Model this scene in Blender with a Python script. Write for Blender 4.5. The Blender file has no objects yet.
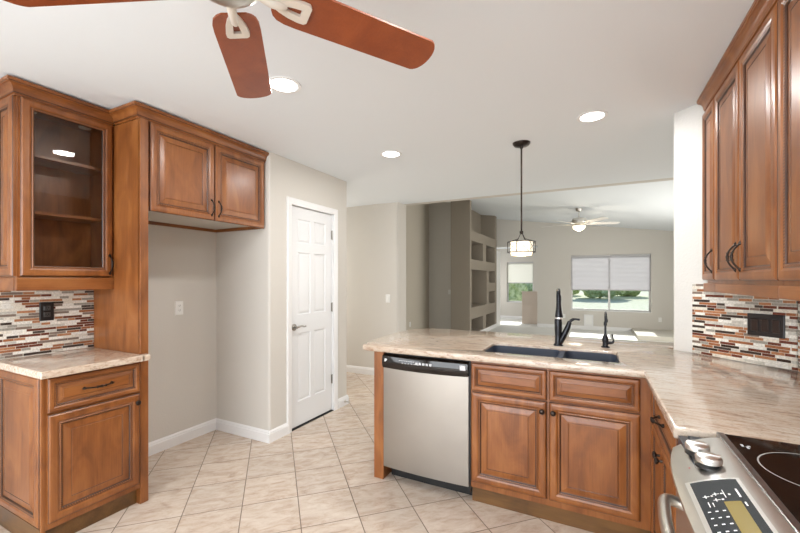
import bpy, bmesh, math, random
from mathutils import Vector, Matrix
random.seed(7)
S = bpy.context.scene
C = bpy.context.collection
PI = math.pi

# ------------------------------------------------------------------ camera
F_PX, HORIZON, YAW, EYE = 383.36, 279.6, 0.470088, 1.366
cam_d = bpy.data.cameras.new('camera')
cam_d.sensor_width = 36.0
cam_d.lens = F_PX / 800 * 36.0
cam_d.shift_y = (HORIZON - 266.5) / 800
cam_d.clip_start = 0.05
cam_d.clip_end = 300
cam = bpy.data.objects.new('camera', cam_d)
C.objects.link(cam)
cam.location = (0, 0, EYE)
cam.rotation_euler = (PI / 2, 0, YAW)
S.camera = cam

# ------------------------------------------------------------------ view, world, lights
S.view_settings.view_transform = 'Standard'
S.view_settings.look = 'None'
S.view_settings.gamma = 1
S.view_settings.use_curve_mapping = False
S.view_settings.exposure = -0.06
S.cycles.use_denoising = True
S.cycles.max_bounces = 10
S.cycles.diffuse_bounces = 6
S.cycles.glossy_bounces = 4
S.cycles.transmission_bounces = 6
S.cycles.transparent_max_bounces = 12
S.cycles.sample_clamp_indirect = 4.0
S.cycles.caustics_reflective = False
S.cycles.caustics_refractive = False

w = bpy.data.worlds.new('world')
S.world = w
w.use_nodes = True
nt = w.node_tree
bg = nt.nodes['Background']
sky = nt.nodes.new('ShaderNodeTexSky')
sky.sky_type = 'NISHITA'
sky.sun_disc = False
sky.sun_elevation = math.radians(40)
sky.sun_rotation = 0
nt.links.new(sky.outputs[0], bg.inputs[0])
bg.inputs[1].default_value = 0.22

def light(name, kind, loc, energy, size=None, size_y=None, direction=None, color=(1, 1, 1), **kw):
    d = bpy.data.lights.new(name, kind)
    d.energy = energy
    d.color = color
    if kind == 'AREA':
        d.shape = kw.get('shape', 'RECTANGLE')
        d.size = size
        if size_y: d.size_y = size_y
    if kind == 'SUN': d.angle = math.radians(0.6)
    if kind in ('POINT', 'SPOT'): d.shadow_soft_size = size or .05
    if kind == 'SPOT':
        d.spot_size = kw.get('spot', 2.2); d.spot_blend = .8
    o = bpy.data.objects.new(name, d)
    C.objects.link(o)
    o.location = loc
    if direction:
        o.rotation_euler = Vector(direction).to_track_quat('-Z', 'Y').to_euler()
    return o

light('sun', 'SUN', (0, 20, 20), 5.0, direction=(0, -1.6, -1), color=(1, .96, .9))
# added fill lamps out of view
light('back_fill', 'AREA', (-1.1, -2.72, 1.25), 165, 3.4, 2.1, (0, 1, 0.05), (.88, .94, 1))
light('side_fill', 'AREA', (-3.0, -1.3, 1.3), 60, 1.8, 1.6, (1, 0, .2), (.88, .94, 1))
light('living_fill', 'AREA', (2.5, 7.6, 1.2), 140, 3.0, 1.5, (-1, 0, -0.25), (1, .965, .91))
light('bay_fill', 'AREA', (-3.6, 12.7, 1.2), 26, 1.4, 1.6, (1, 0, 0.0), (1, .98, .95))
light('hall_fill', 'AREA', (-4.4, 4.1, 1.4), 24, .8, 1.6, (1, 0, 0.0), (1, .96, .9))

# ------------------------------------------------------------------ materials
MATS = {}
def new_mat(name):
    m = bpy.data.materials.new(name)
    m.use_nodes = True
    MATS[name] = m
    return m, m.node_tree, m.node_tree.nodes['Principled BSDF']
def N(nt, t, **kw):
    n = nt.nodes.new(t)
    for k, v in kw.items(): setattr(n, k, v)
    return n
def L(nt, a, b): nt.links.new(a, b)
def simple(name, col, rough=.5, metal=0, emit=None, estr=0, coat=0, bump=0, bscale=60, spec=None):
    m, nt, b = new_mat(name)
    b.inputs['Base Color'].default_value = (*col, 1)
    b.inputs['Roughness'].default_value = rough
    b.inputs['Metallic'].default_value = metal
    if coat: b.inputs['Coat Weight'].default_value = coat; b.inputs['Coat Roughness'].default_value = .15
    if spec is not None: b.inputs['Specular IOR Level'].default_value = spec
    if emit:
        b.inputs['Emission Color'].default_value = (*emit, 1)
        b.inputs['Emission Strength'].default_value = estr
    tc = N(nt, 'ShaderNodeTexCoord')
    n = N(nt, 'ShaderNodeTexNoise')
    n.inputs['Scale'].default_value = bscale
    n.inputs['Detail'].default_value = 3
    L(nt, tc.outputs['Object'], n.inputs['Vector'])
    if bump:
        bp = N(nt, 'ShaderNodeBump')
        bp.inputs['Strength'].default_value = bump
        bp.inputs['Distance'].default_value = .004
        L(nt, n.outputs[0], bp.inputs['Height'])
        L(nt, bp.outputs[0], b.inputs['Normal'])
    else:
        mp = N(nt, 'ShaderNodeMapRange')
        mp.inputs['To Min'].default_value = max(0, rough - .04)
        mp.inputs['To Max'].default_value = min(1, rough + .04)
        L(nt, n.outputs[0], mp.inputs['Value'])
        L(nt, mp.outputs[0], b.inputs['Roughness'])
    return m
def ramp(nt, stops, interp='LINEAR'):
    r = N(nt, 'ShaderNodeValToRGB')
    r.color_ramp.interpolation = interp
    e = r.color_ramp.elements
    e[0].position, e[0].color = stops[0][0], (*stops[0][1], 1)
    e[1].position, e[1].color = stops[1][0], (*stops[1][1], 1)
    for p, c in stops[2:]:
        x = e.new(p); x.color = (*c, 1)
    return r
def wood(name, lo, mid, hi, rough=.36, axis=2, coat=.16):
    m, nt, b = new_mat(name)
    tc = N(nt, 'ShaderNodeTexCoord')
    mp = N(nt, 'ShaderNodeMapping')
    sc = [9, 9, 9]; sc[axis] = 3.2
    mp.inputs['Scale'].default_value = sc
    L(nt, tc.outputs['Object'], mp.inputs['Vector'])
    n = N(nt, 'ShaderNodeTexNoise')
    n.inputs['Scale'].default_value = 1.0; n.inputs['Detail'].default_value = 7; n.inputs['Distortion'].default_value = .9
    L(nt, mp.outputs[0], n.inputs['Vector'])
    mp2 = N(nt, 'ShaderNodeMapping')
    sc2 = [160, 160, 160]; sc2[axis] = 6
    mp2.inputs['Scale'].default_value = sc2
    L(nt, tc.outputs['Object'], mp2.inputs['Vector'])
    n2 = N(nt, 'ShaderNodeTexNoise')
    n2.inputs['Scale'].default_value = 1; n2.inputs['Detail'].default_value = 3
    L(nt, mp2.outputs[0], n2.inputs['Vector'])
    ad = N(nt, 'ShaderNodeMix'); ad.data_type = 'FLOAT'
    ad.inputs['Factor'].default_value = .22
    L(nt, n.outputs[0], ad.inputs[2]); L(nt, n2.outputs[0], ad.inputs[3])
    r = ramp(nt, [(.36, lo), (.5, mid), (.65, hi)])
    L(nt, ad.outputs[0], r.inputs[0])
    L(nt, r.outputs[0], b.inputs['Base Color'])
    b.inputs['Roughness'].default_value = rough
    b.inputs['Coat Weight'].default_value = coat
    b.inputs['Coat Roughness'].default_value = .22
    return m

WALL = simple('wall_paint', (.61, .585, .54), .85, bump=.25, bscale=90)
WALLD = simple('taupe_paint', (.27, .235, .19), .85, bump=.25, bscale=90)
WALLM = simple('shaded_wall_paint', (.54, .495, .42), .85, bump=.25, bscale=90)  # wall paint darkened for the dimmer light on the living room side wall
WHITEW = simple('white_wall_paint', (.62, .615, .595), .8, bump=.3, bscale=70)
CEIL = simple('ceiling_paint', (.755, .795, .825), .9, bump=.12, bscale=45)
TRIM = simple('white_trim', (.78, .78, .78), .35)
DOORW = simple('white_door', (.74, .75, .76), .35)
WOOD = wood('maple', (.165, .050, .011), (.235, .077, .018), (.305, .112, .030))
WOODH = wood('maple_across', (.165, .050, .011), (.235, .077, .018), (.305, .112, .030), axis=1)
WOODX = wood('maple_long', (.165, .050, .011), (.235, .077, .018), (.305, .112, .030), axis=0)
GLAZE = wood('maple_glaze', (.03, .010, .004), (.055, .018, .006), (.08, .028, .010))
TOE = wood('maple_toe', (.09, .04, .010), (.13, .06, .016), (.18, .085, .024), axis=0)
BRONZE = simple('oil_rubbed_bronze', (.035, .026, .022), .3, .85)
BLACKM = simple('black_faucet', (.02, .021, .025), .25, .6)
HINGE = simple('grey_nickel', (.36, .34, .31), .35, 1)
NICKEL = simple('brushed_nickel', (.62, .60, .56), .3, 1)
CREAMN = simple('pale_nickel', (.74, .69, .62), .4, .35)
CHROME = simple('satin_chrome', (.86, .855, .84), .30, 1)
BLACKP = simple('black_plastic', (.012, .012, .013), .3)
BLACKG = simple('black_glass', (.008, .005, .004), .06)
SINKM = simple('black_composite', (.035, .046, .072), .5)
WHITEP = simple('white_plastic', (.82, .82, .80), .35)
GREYP = simple('grey_print', (.55, .56, .58), .5)
WHITEG = simple('white_print', (.8, .8, .8), .5)
REDP = simple('red_print', (.7, .03, .03), .4)
CABIN = simple('cabinet_underside', (.55, .52, .47), .6)
CARPET = simple('pale_floor', (.74, .74, .71), .55, bump=.3, bscale=200)
LCD = simple('amber_display', (.19, .135, .005), .35)
BULB = simple('lamp_glow', (1, 1, 1), .5, emit=(1, .98, .95), estr=8)
FANGL = simple('fan_bowl_glow', (1, .95, .85), .5, emit=(1, .86, .6), estr=1.6)
SHADEG = simple('mica_shade', (.9, .84, .70), .5, emit=(1, .88, .66), estr=1.0)
SHADEB = simple('shade_base_glow', (.9, .75, .5), .5, emit=(1, .74, .42), estr=.9)
GREYGR = simple('block_fence', (.45, .40, .34), .9, bump=.5, bscale=8)
GAPSHADE = simple('gap_shade', (.01, .01, .01), .8)  # flat black for the shade in the door gap; also the socket slots
FANWOOD = wood('cherry_blade', (.22, .045, .010), (.26, .056, .013), (.30, .068, .017), axis=2, rough=.4, coat=.2)
PALEBL = simple('pale_blade', (.7, .68, .64), .5)

# brushed stainless steel
def steel(name, axis, base=(.60, .575, .54), rough=.28):
    m, nt, b = new_mat(name)
    tc = N(nt, 'ShaderNodeTexCoord'); mp = N(nt, 'ShaderNodeMapping')
    s = [260, 260, 260]; s[axis] = 2
    mp.inputs['Scale'].default_value = s
    L(nt, tc.outputs['Object'], mp.inputs[0])
    n = N(nt, 'ShaderNodeTexNoise'); n.inputs['Scale'].default_value = 1; n.inputs['Detail'].default_value = 2
    L(nt, mp.outputs[0], n.inputs['Vector'])
    n2 = N(nt, 'ShaderNodeTexNoise'); n2.inputs['Scale'].default_value = 5; n2.inputs['Detail'].default_value = 4
    L(nt, tc.outputs['Object'], n2.inputs['Vector'])
    a = N(nt, 'ShaderNodeMath', operation='MULTIPLY'); L(nt, n.outputs[0], a.inputs[0]); L(nt, n2.outputs[0], a.inputs[1])
    mr = N(nt, 'ShaderNodeMapRange'); mr.inputs['From Max'].default_value = .5
    mr.inputs['To Min'].default_value = rough - .02; mr.inputs['To Max'].default_value = rough + .05
    L(nt, a.outputs[0], mr.inputs['Value']); L(nt, mr.outputs[0], b.inputs['Roughness'])
    r = ramp(nt, [(.2, tuple(c * .93 for c in base)), (.7, base)])
    L(nt, n2.outputs[0], r.inputs[0]); L(nt, r.outputs[0], b.inputs['Base Color'])
    b.inputs['Metallic'].default_value = 1
    return m
STEEL = steel('brushed_steel', 0, (.37, .345, .315), .32)
STEELY = steel('brushed_steel_range', 1, (.62, .60, .57), .3)

def glass_mat(name, tint=(1, 1, 1), refl=.5):
    m = bpy.data.materials.new(name); m.use_nodes = True
    nt = m.node_tree; nt.nodes.clear()
    o = N(nt, 'ShaderNodeOutputMaterial'); t = N(nt, 'ShaderNodeBsdfTransparent'); g = N(nt, 'ShaderNodeBsdfGlossy')
    t.inputs[0].default_value = (*tint, 1); g.inputs['Roughness'].default_value = .02
    f = N(nt, 'ShaderNodeFresnel'); f.inputs[0].default_value = 1.45
    mu = N(nt, 'ShaderNodeMath', operation='MULTIPLY'); mu.inputs[1].default_value = refl
    mx = N(nt, 'ShaderNodeMixShader')
    L(nt, f.outputs[0], mu.inputs[0]); L(nt, mu.outputs[0], mx.inputs[0])
    L(nt, t.outputs[0], mx.inputs[1]); L(nt, g.outputs[0], mx.inputs[2]); L(nt, mx.outputs[0], o.inputs[0])
    return m
GLASS = glass_mat('cabinet_glass', (.95, .94, .92), .75)
WGLASS = glass_mat('window_glass', (.97, .99, .98), .6)

# translucent cellular shade
def shade_mat(name, col):
    m, nt, b = new_mat(name)
    b.inputs['Base Color'].default_value = (*col, 1)
    b.inputs['Roughness'].default_value = .9
    tr = N(nt, 'ShaderNodeBsdfTranslucent'); tr.inputs[0].default_value = (*col, 1)
    mx = N(nt, 'ShaderNodeMixShader'); mx.inputs[0].default_value = .35
    out = nt.nodes['Material Output']
    L(nt, b.outputs[0], mx.inputs[1]); L(nt, tr.outputs[0], mx.inputs[2]); L(nt, mx.outputs[0], out.inputs[0])
    return m
BLIND = shade_mat('cellular_shade', (.60, .585, .61))
BLINDW = shade_mat('cream_shade', (.80, .79, .74))

# floor tile, laid diagonally
def tile_mat():
    m, nt, b = new_mat('travertine_tile')
    tc = N(nt, 'ShaderNodeTexCoord'); mp = N(nt, 'ShaderNodeMapping')
    T = .325
    mp.inputs['Rotation'].default_value = (0, 0, -PI / 4)
    mp.inputs['Scale'].default_value = (1 / T, 1 / T, 1)
    mp.inputs['Location'].default_value = (-.137 / T, -3.146 / T, 0)
    mp.vector_type = 'POINT'
    # rotate first, scale after: object coords are world coords for the floor
    mp.inputs['Scale'].default_value = (1, 1, 1); mp.inputs['Location'].default_value = (0, 0, 0)
    sc = N(nt, 'ShaderNodeVectorMath', operation='SCALE'); sc.inputs['Scale'].default_value = 1 / T
    ad = N(nt, 'ShaderNodeVectorMath', operation='ADD'); ad.inputs[1].default_value = (-.137 / T + 40, -3.146 / T + 40, 0)
    L(nt, tc.outputs['Object'], mp.inputs[0]); L(nt, mp.outputs[0], sc.inputs[0]); L(nt, sc.outputs[0], ad.inputs[0])
    br = N(nt, 'ShaderNodeTexBrick'); br.offset = 0; br.squash = 1
    br.inputs['Scale'].default_value = 1; br.inputs['Brick Width'].default_value = 1; br.inputs['Row Height'].default_value = 1
    br.inputs['Mortar Size'].default_value = .009; br.inputs['Mortar Smooth'].default_value = .2
    br.inputs['Color1'].default_value = (1.04, 1.02, 1.0, 1); br.inputs['Color2'].default_value = (.93, .92, .91, 1)
    L(nt, ad.outputs[0], br.inputs[0])
    # per-tile offset of the stone pattern
    fl = N(nt, 'ShaderNodeVectorMath', operation='FLOOR'); L(nt, ad.outputs[0], fl.inputs[0])
    wn = N(nt, 'ShaderNodeTexWhiteNoise'); L(nt, fl.outputs[0], wn.inputs[0])
    ws = N(nt, 'ShaderNodeVectorMath', operation='SCALE'); ws.inputs['Scale'].default_value = 9; L(nt, wn.outputs['Color'], ws.inputs[0])
    va = N(nt, 'ShaderNodeVectorMath', operation='ADD'); L(nt, ws.outputs[0], va.inputs[0]); L(nt, ad.outputs[0], va.inputs[1])
    mp3 = N(nt, 'ShaderNodeMapping'); mp3.inputs['Scale'].default_value = (1.1, 2.6, 1); mp3.inputs['Rotation'].default_value = (0, 0, .7)
    L(nt, va.outputs[0], mp3.inputs[0])
    n = N(nt, 'ShaderNodeTexNoise'); n.inputs['Scale'].default_value = 2.4; n.inputs['Detail'].default_value = 10; n.inputs['Roughness'].default_value = .68; n.inputs['Distortion'].default_value = .5
    L(nt, mp3.outputs[0], n.inputs['Vector'])
    r = ramp(nt, [(.30, (.44, .335, .26)), (.44, (.57, .465, .38)), (.55, (.63, .54, .455)), (.72, (.70, .63, .555))])
    L(nt, n.outputs[0], r.inputs[0])
    mu = N(nt, 'ShaderNodeMix'); mu.data_type = 'RGBA'; mu.blend_type = 'MULTIPLY'; mu.inputs['Factor'].default_value = 1
    L(nt, r.outputs[0], mu.inputs[6]); L(nt, br.outputs['Color'], mu.inputs[7])
    mg = N(nt, 'ShaderNodeMix'); mg.data_type = 'RGBA'
    L(nt, br.outputs['Fac'], mg.inputs['Factor']); L(nt, mu.outputs[2], mg.inputs[6]); mg.inputs[7].default_value = (.17, .125, .09, 1)
    L(nt, mg.outputs[2], b.inputs['Base Color'])
    mr = N(nt, 'ShaderNodeMapRange'); mr.inputs['To Min'].default_value = .27; mr.inputs['To Max'].default_value = .75
    L(nt, br.outputs['Fac'], mr.inputs['Value']); L(nt, mr.outputs[0], b.inputs['Roughness'])
    bp = N(nt, 'ShaderNodeBump'); bp.invert = True; bp.inputs['Strength'].default_value = .4; bp.inputs['Distance'].default_value = .003
    L(nt, br.outputs['Fac'], bp.inputs['Height']); L(nt, bp.outputs[0], b.inputs['Normal'])
    return m
TILE = tile_mat()

# linear glass and stone mosaic; (ax, ay) is the horizontal direction of the wall
def mosaic_mat(name, ax, ay, seed):
    m, nt, b = new_mat(name)
    tc = N(nt, 'ShaderNodeTexCoord')
    sx = N(nt, 'ShaderNodeSeparateXYZ'); L(nt, tc.outputs['Object'], sx.inputs[0])
    def M(op, a, b_=None, c=None):
        n = N(nt, 'ShaderNodeMath', operation=op)
        for i, v in enumerate((a, b_, c)):
            if v is None: continue
            if isinstance(v, (int, float)): n.inputs[i].default_value = v
            else: L(nt, v, n.inputs[i])
        return n.outputs[0]
    u = M('ADD', M('MULTIPLY', sx.outputs[0], ax), M('MULTIPLY', sx.outputs[1], ay))
    u = M('ADD', u, 20 + seed)
    zz = M('DIVIDE', M('SUBTRACT', sx.outputs[2], .9), .0157)
    row = M('FLOOR', zz)
    wr = N(nt, 'ShaderNodeTexWhiteNoise'); wr.noise_dimensions = '1D'; L(nt, M('ADD', row, seed + .37), wr.inputs['W'])
    ln = M('ADD', M('MULTIPLY', wr.outputs[0], .050), .058)
    t = M('DIVIDE', u, ln)
    t = M('ADD', t, M('MULTIPLY', M('SINE', M('MULTIPLY', t, 2.3)), .3))
    cell = M('FLOOR', t)
    cv = N(nt, 'ShaderNodeCombineXYZ'); L(nt, cell, cv.inputs[0]); L(nt, row, cv.inputs[1]); cv.inputs[2].default_value = seed
    wc = N(nt, 'ShaderNodeTexWhiteNoise'); L(nt, cv.outputs[0], wc.inputs[0])
    cols = [(0, (.80, .78, .72)), (.20, (.55, .53, .48)), (.30, (.34, .32, .28)), (.38, (.33, .13, .06)), (.52, (.43, .20, .10)), (.64, (.15, .045, .028)), (.76, (.040, .024, .018)), (.86, (.20, .15, .12)), (.94, (.70, .65, .56))]
    r = ramp(nt, cols[:2] + cols[2:], 'CONSTANT')
    L(nt, wc.outputs[0], r.inputs[0])
    ns = N(nt, 'ShaderNodeTexNoise'); ns.inputs['Scale'].default_value = 130; L(nt, tc.outputs['Object'], ns.inputs['Vector'])
    rr = ramp(nt, [(.3, (.75, .75, .75)), (.7, (1.12, 1.12, 1.12))]); L(nt, ns.outputs[0], rr.inputs[0])
    mu = N(nt, 'ShaderNodeMix'); mu.data_type = 'RGBA'; mu.blend_type = 'MULTIPLY'; mu.inputs['Factor'].default_value = 1
    L(nt, r.outputs[0], mu.inputs[6]); L(nt, rr.outputs[0], mu.inputs[7])
    fz = M('FRACT', zz); ft = M('FRACT', t)
    g = M('MAXIMUM', M('LESS_THAN', fz, .12), M('LESS_THAN', M('MULTIPLY', ft, ln), .0022))
    mg = N(nt, 'ShaderNodeMix'); mg.data_type = 'RGBA'; L(nt, g, mg.inputs['Factor'])
    L(nt, mu.outputs[2], mg.inputs[6]); mg.inputs[7].default_value = (.62, .58, .51, 1)
    L(nt, mg.outputs[2], b.inputs['Base Color'])
    ro = M('ADD', M('MULTIPLY', g, .6), M('MULTIPLY', wc.outputs[0], .25)); L(nt, M('ADD', ro, .08), b.inputs['Roughness'])
    bp = N(nt, 'ShaderNodeBump'); bp.invert = True; bp.inputs['Strength'].default_value = .5; bp.inputs['Distance'].default_value = .002
    L(nt, g, bp.inputs['Height']); L(nt, bp.outputs[0], b.inputs['Normal'])
    return m
MOS_L = mosaic_mat('mosaic_left', 0, 1, 3)
MOS_D = mosaic_mat('mosaic_corner', .7071, -.7071, 5)
MOS_R = mosaic_mat('mosaic_right', 0, 1, 8)

def granite_mat(name, rot, sc=1.0, k=1.0):
    m, nt, b = new_mat(name)
    tc = N(nt, 'ShaderNodeTexCoord'); mp = N(nt, 'ShaderNodeMapping')
    mp.inputs['Rotation'].default_value = (0, 0, rot)
    L(nt, tc.outputs['Object'], mp.inputs[0])
    m2 = N(nt, 'ShaderNodeMapping'); m2.inputs['Scale'].default_value = (4.5 * sc, 22 * sc, 14 * sc); L(nt, mp.outputs[0], m2.inputs[0])
    n = N(nt, 'ShaderNodeTexNoise'); n.inputs['Scale'].default_value = 1.5; n.inputs['Detail'].default_value = 10; n.inputs['Roughness'].default_value = .74; n.inputs['Distortion'].default_value = .5
    L(nt, m2.outputs[0], n.inputs['Vector'])
    r = ramp(nt, [(.30, (.20 * k, .14 * k, .105 * k)), (.41, (.46 * k, .335 * k, .255 * k)), (.47, (.60 * k, .495 * k, .405 * k)), (.57, (.67 * k, .585 * k, .495 * k)), (.72, (.66 * k, .62 * k, .545 * k))])
    L(nt, n.outputs[0], r.inputs[0])
    n3 = N(nt, 'ShaderNodeTexNoise'); n3.inputs['Scale'].default_value = 3.5; n3.inputs['Detail'].default_value = 3
    L(nt, mp.outputs[0], n3.inputs['Vector'])
    r3 = ramp(nt, [(.35, (.93, .86, .80)), (.65, (1.04, 1.05, 1.05))]); L(nt, n3.outputs[0], r3.inputs[0])
    n2 = N(nt, 'ShaderNodeTexNoise'); n2.inputs['Scale'].default_value = 120; n2.inputs['Detail'].default_value = 4; n2.inputs['Roughness'].default_value = .7
    L(nt, tc.outputs['Object'], n2.inputs['Vector'])
    r2 = ramp(nt, [(.30, (.60, .57, .54)), (.43, (.96, .95, .94)), (.70, (1.06, 1.06, 1.06))]); L(nt, n2.outputs[0], r2.inputs[0])
    c = r.outputs[0]
    for q in (r3, r2):
        mu = N(nt, 'ShaderNodeMix'); mu.data_type = 'RGBA'; mu.blend_type = 'MULTIPLY'; mu.inputs['Factor'].default_value = .9
        L(nt, c, mu.inputs[6]); L(nt, q.outputs[0], mu.inputs[7]); c = mu.outputs[2]
    L(nt, c, b.inputs['Base Color'])
    b.inputs['Roughness'].default_value = .13
    b.inputs['Coat Weight'].default_value = .4; b.inputs['Coat Roughness'].default_value = .06
    return m
GRAN = granite_mat('granite', .12, 1.3, .86)
GRANL = granite_mat('granite_left', 1.4, 3.2, .98)

def leaf_mat(name, a, b_):
    m, nt, b = new_mat(name)
    tc = N(nt, 'ShaderNodeTexCoord'); n = N(nt, 'ShaderNodeTexNoise'); n.inputs['Scale'].default_value = 5; n.inputs['Detail'].default_value = 6
    L(nt, tc.outputs['Object'], n.inputs['Vector'])
    r = ramp(nt, [(.35, a), (.62, b_)]); L(nt, n.outputs[0], r.inputs[0]); L(nt, r.outputs[0], b.inputs['Base Color'])
    b.inputs['Roughness'].default_value = .9
    return m
LEAF = leaf_mat('leaf', (.30, .38, .16), (.68, .74, .46))
LAWN = leaf_mat('pale_lawn', (.50, .53, .34), (.66, .66, .50))

# rope moulding
def rope_mat():
    m, nt, b = new_mat('rope_moulding')
    tc = N(nt, 'ShaderNodeTexCoord'); sx = N(nt, 'ShaderNodeSeparateXYZ'); L(nt, tc.outputs['Object'], sx.inputs[0])
    a = N(nt, 'ShaderNodeMath', operation='ADD'); L(nt, sx.outputs[0], a.inputs[0]); L(nt, sx.outputs[1], a.inputs[1])
    a2 = N(nt, 'ShaderNodeMath', operation='ADD'); L(nt, a.outputs[0], a2.inputs[0]); L(nt, sx.outputs[2], a2.inputs[1])
    s = N(nt, 'ShaderNodeMath', operation='MULTIPLY'); s.inputs[1].default_value = 2 * PI / .011; L(nt, a2.outputs[0], s.inputs[0])
    q = N(nt, 'ShaderNodeMath', operation='SINE'); L(nt, s.outputs[0], q.inputs[0])
    r = ramp(nt, [(.15, (.08, .026, .010)), (.7, (.30, .115, .038))]); L(nt, q.outputs[0], r.inputs[0]); L(nt, r.outputs[0], b.inputs['Base Color'])
    b.inputs['Roughness'].default_value = .4
    return m
ROPE = rope_mat()

# ------------------------------------------------------------------ object helpers
def setp(o, label=None, cat=None, group=None, kind=None):
    if label: o['label'] = label
    if cat: o['category'] = cat
    if group: o['group'] = group
    if kind: o['kind'] = kind
    return o
def thing(name, label, cat, loc, group=None, kind=None):
    o = bpy.data.objects.new(name, None); C.objects.link(o); o.location = loc
    o.empty_display_size = .05
    return setp(o, label, cat, group, kind)
def rootloc(o):
    v = Vector((0, 0, 0))
    while o is not None:
        v += Vector(o.location); o = o.parent
    return v
def obj(name, bm, mats, parent=None, smooth=False, label=None):
    """bm is in world coordinates; it becomes ONE mesh object."""
    bmesh.ops.recalc_face_normals(bm, faces=bm.faces[:])
    me = bpy.data.meshes.new(name)
    if smooth:
        for f in bm.faces: f.smooth = True
        me_smooth = smooth
    bm.to_mesh(me); bm.free()
    if parent is not None:
        me.transform(Matrix.Translation(-rootloc(parent)))
    for m in (mats if isinstance(mats, (list, tuple)) else [mats]): me.materials.append(m)
    if smooth:
        me.set_sharp_from_angle(angle=math.radians(smooth if smooth is not True else 40))
    o = bpy.data.objects.new(name, me); C.objects.link(o)
    if parent is not None: o.parent = parent
    if label: o['label'] = label
    return o
def struct(name, bm, mats, label=None, smooth=False):
    o = obj(name, bm, mats, None, smooth)
    o['kind'] = 'structure'
    if label: o['label'] = label
    return o
def solo(name, bm, mats, label, cat, group=None, smooth=False):
    """a thing that is one mesh: origin moved to its centre"""
    o = obj(name, bm, mats, None, smooth)
    c = sum((Vector(v.co) for v in o.data.vertices), Vector()) / max(1, len(o.data.vertices))
    zmin = min(v.co.z for v in o.data.vertices)
    c.z = zmin
    o.data.transform(Matrix.Translation(-c)); o.location = c
    return setp(o, label, cat, group)
def B(): return bmesh.new()
def box(bm, x0, x1, y0, y1, z0, z1, bev=0, mi=0, seg=2):
    r = bmesh.ops.create_cube(bm, size=1)
    vs = r['verts']
    for v in vs:
        v.co = Vector(((x0 + x1) / 2 + v.co.x * (x1 - x0), (y0 + y1) / 2 + v.co.y * (y1 - y0), (z0 + z1) / 2 + v.co.z * (z1 - z0)))
    fs = set(f for v in vs for f in v.link_faces)
    for f in fs: f.material_index = mi
    if bev:
        es = list(set(e for v in vs for e in v.link_edges))
        rr = bmesh.ops.bevel(bm, geom=es, offset=bev, segments=seg, profile=.5, affect='EDGES')
        for f in rr['faces']: f.material_index = mi
    return bm
def prism(bm, pts, z0, z1, mi=0):
    lo = [bm.verts.new((x, y, z0)) for x, y in pts]
    hi = [bm.verts.new((x, y, z1)) for x, y in pts]
    n = len(pts)
    fs = [bm.faces.new(lo[::-1]), bm.faces.new(hi)]
    for i in range(n): fs.append(bm.faces.new((lo[i], lo[(i + 1) % n], hi[(i + 1) % n], hi[i])))
    for f in fs: f.material_index = mi
    return fs
def frame_for(d):
    d = Vector(d).normalized()
    a = Vector((0, 0, 1)) if abs(d.z) < .9 else Vector((1, 0, 0))
    u = d.cross(a).normalized(); return u, d.cross(u).normalized()
def tube(bm, pts, r, seg=12, mi=0, caps=True):
    """r: number or list of radii; parallel-transported frames"""
    pts = [Vector(p) for p in pts]
    n = len(pts)
    rs = r if isinstance(r, (list, tuple)) else [r] * n
    rings = []; u = None
    for i, p in enumerate(pts):
        d = (pts[min(i + 1, n - 1)] - pts[max(i - 1, 0)]).normalized()
        if u is None: u, v = frame_for(d)
        else:
            u = (u - d * u.dot(d)).normalized(); v = d.cross(u).normalized()
        rings.append([bm.verts.new(p + (u * math.cos(2 * PI * k / seg) + v * math.sin(2 * PI * k / seg)) * rs[i]) for k in range(seg)])
    for a, b in zip(rings, rings[1:]):
        for k in range(seg):
            f = bm.faces.new((a[k], a[(k + 1) % seg], b[(k + 1) % seg], b[k])); f.material_index = mi
    if caps:
        for rg in (rings[0][::-1], rings[-1]):
            f = bm.faces.new(rg); f.material_index = mi
def lathe(bm, c, prof, seg=28, mi=0, axis='z', sgn=1):
    """prof: list of (radius, height along axis)"""
    c = Vector(c); rings = []
    for r, h in prof:
        ring = []
        for k in range(seg):
            a = 2 * PI * k / seg; p, q = r * math.cos(a), r * math.sin(a); h2 = h * sgn
            d = {'z': (p, q, h2), 'x': (h2, p, q), 'y': (p, h2, q)}[axis]
            ring.append(bm.verts.new(c + Vector(d)))
        rings.append(ring)
    for a, b in zip(rings, rings[1:]):
        for k in range(seg):
            f = bm.faces.new((a[k], a[(k + 1) % seg], b[(k + 1) % seg], b[k])); f.material_index = mi
    for rg in (rings[0][::-1], rings[-1]):
        try:
            f = bm.faces.new(rg); f.material_index = mi
        except ValueError: pass
def arc(cx, cy, r, a0, a1, n=6):
    return [(cx + r * math.cos(math.radians(a0 + (a1 - a0) * i / n)), cy + r * math.sin(math.radians(a0 + (a1 - a0) * i / n))) for i in range(n + 1)]
def bez(pts, n=16):
    """Catmull-Rom through points"""
    P = [Vector(p) for p in pts]; P = [P[0]] + P + [P[-1]]; out = []
    for i in range(1, len(P) - 2):
        for k in range(n):
            t = k / n; a, b, c, d = P[i - 1:i + 3]
            out.append(.5 * ((2 * b) + (c - a) * t + (2 * a - 5 * b + 4 * c - d) * t * t + (3 * b - a - 3 * c + d) * t ** 3))
    out.append(P[-2]); return out

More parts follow.
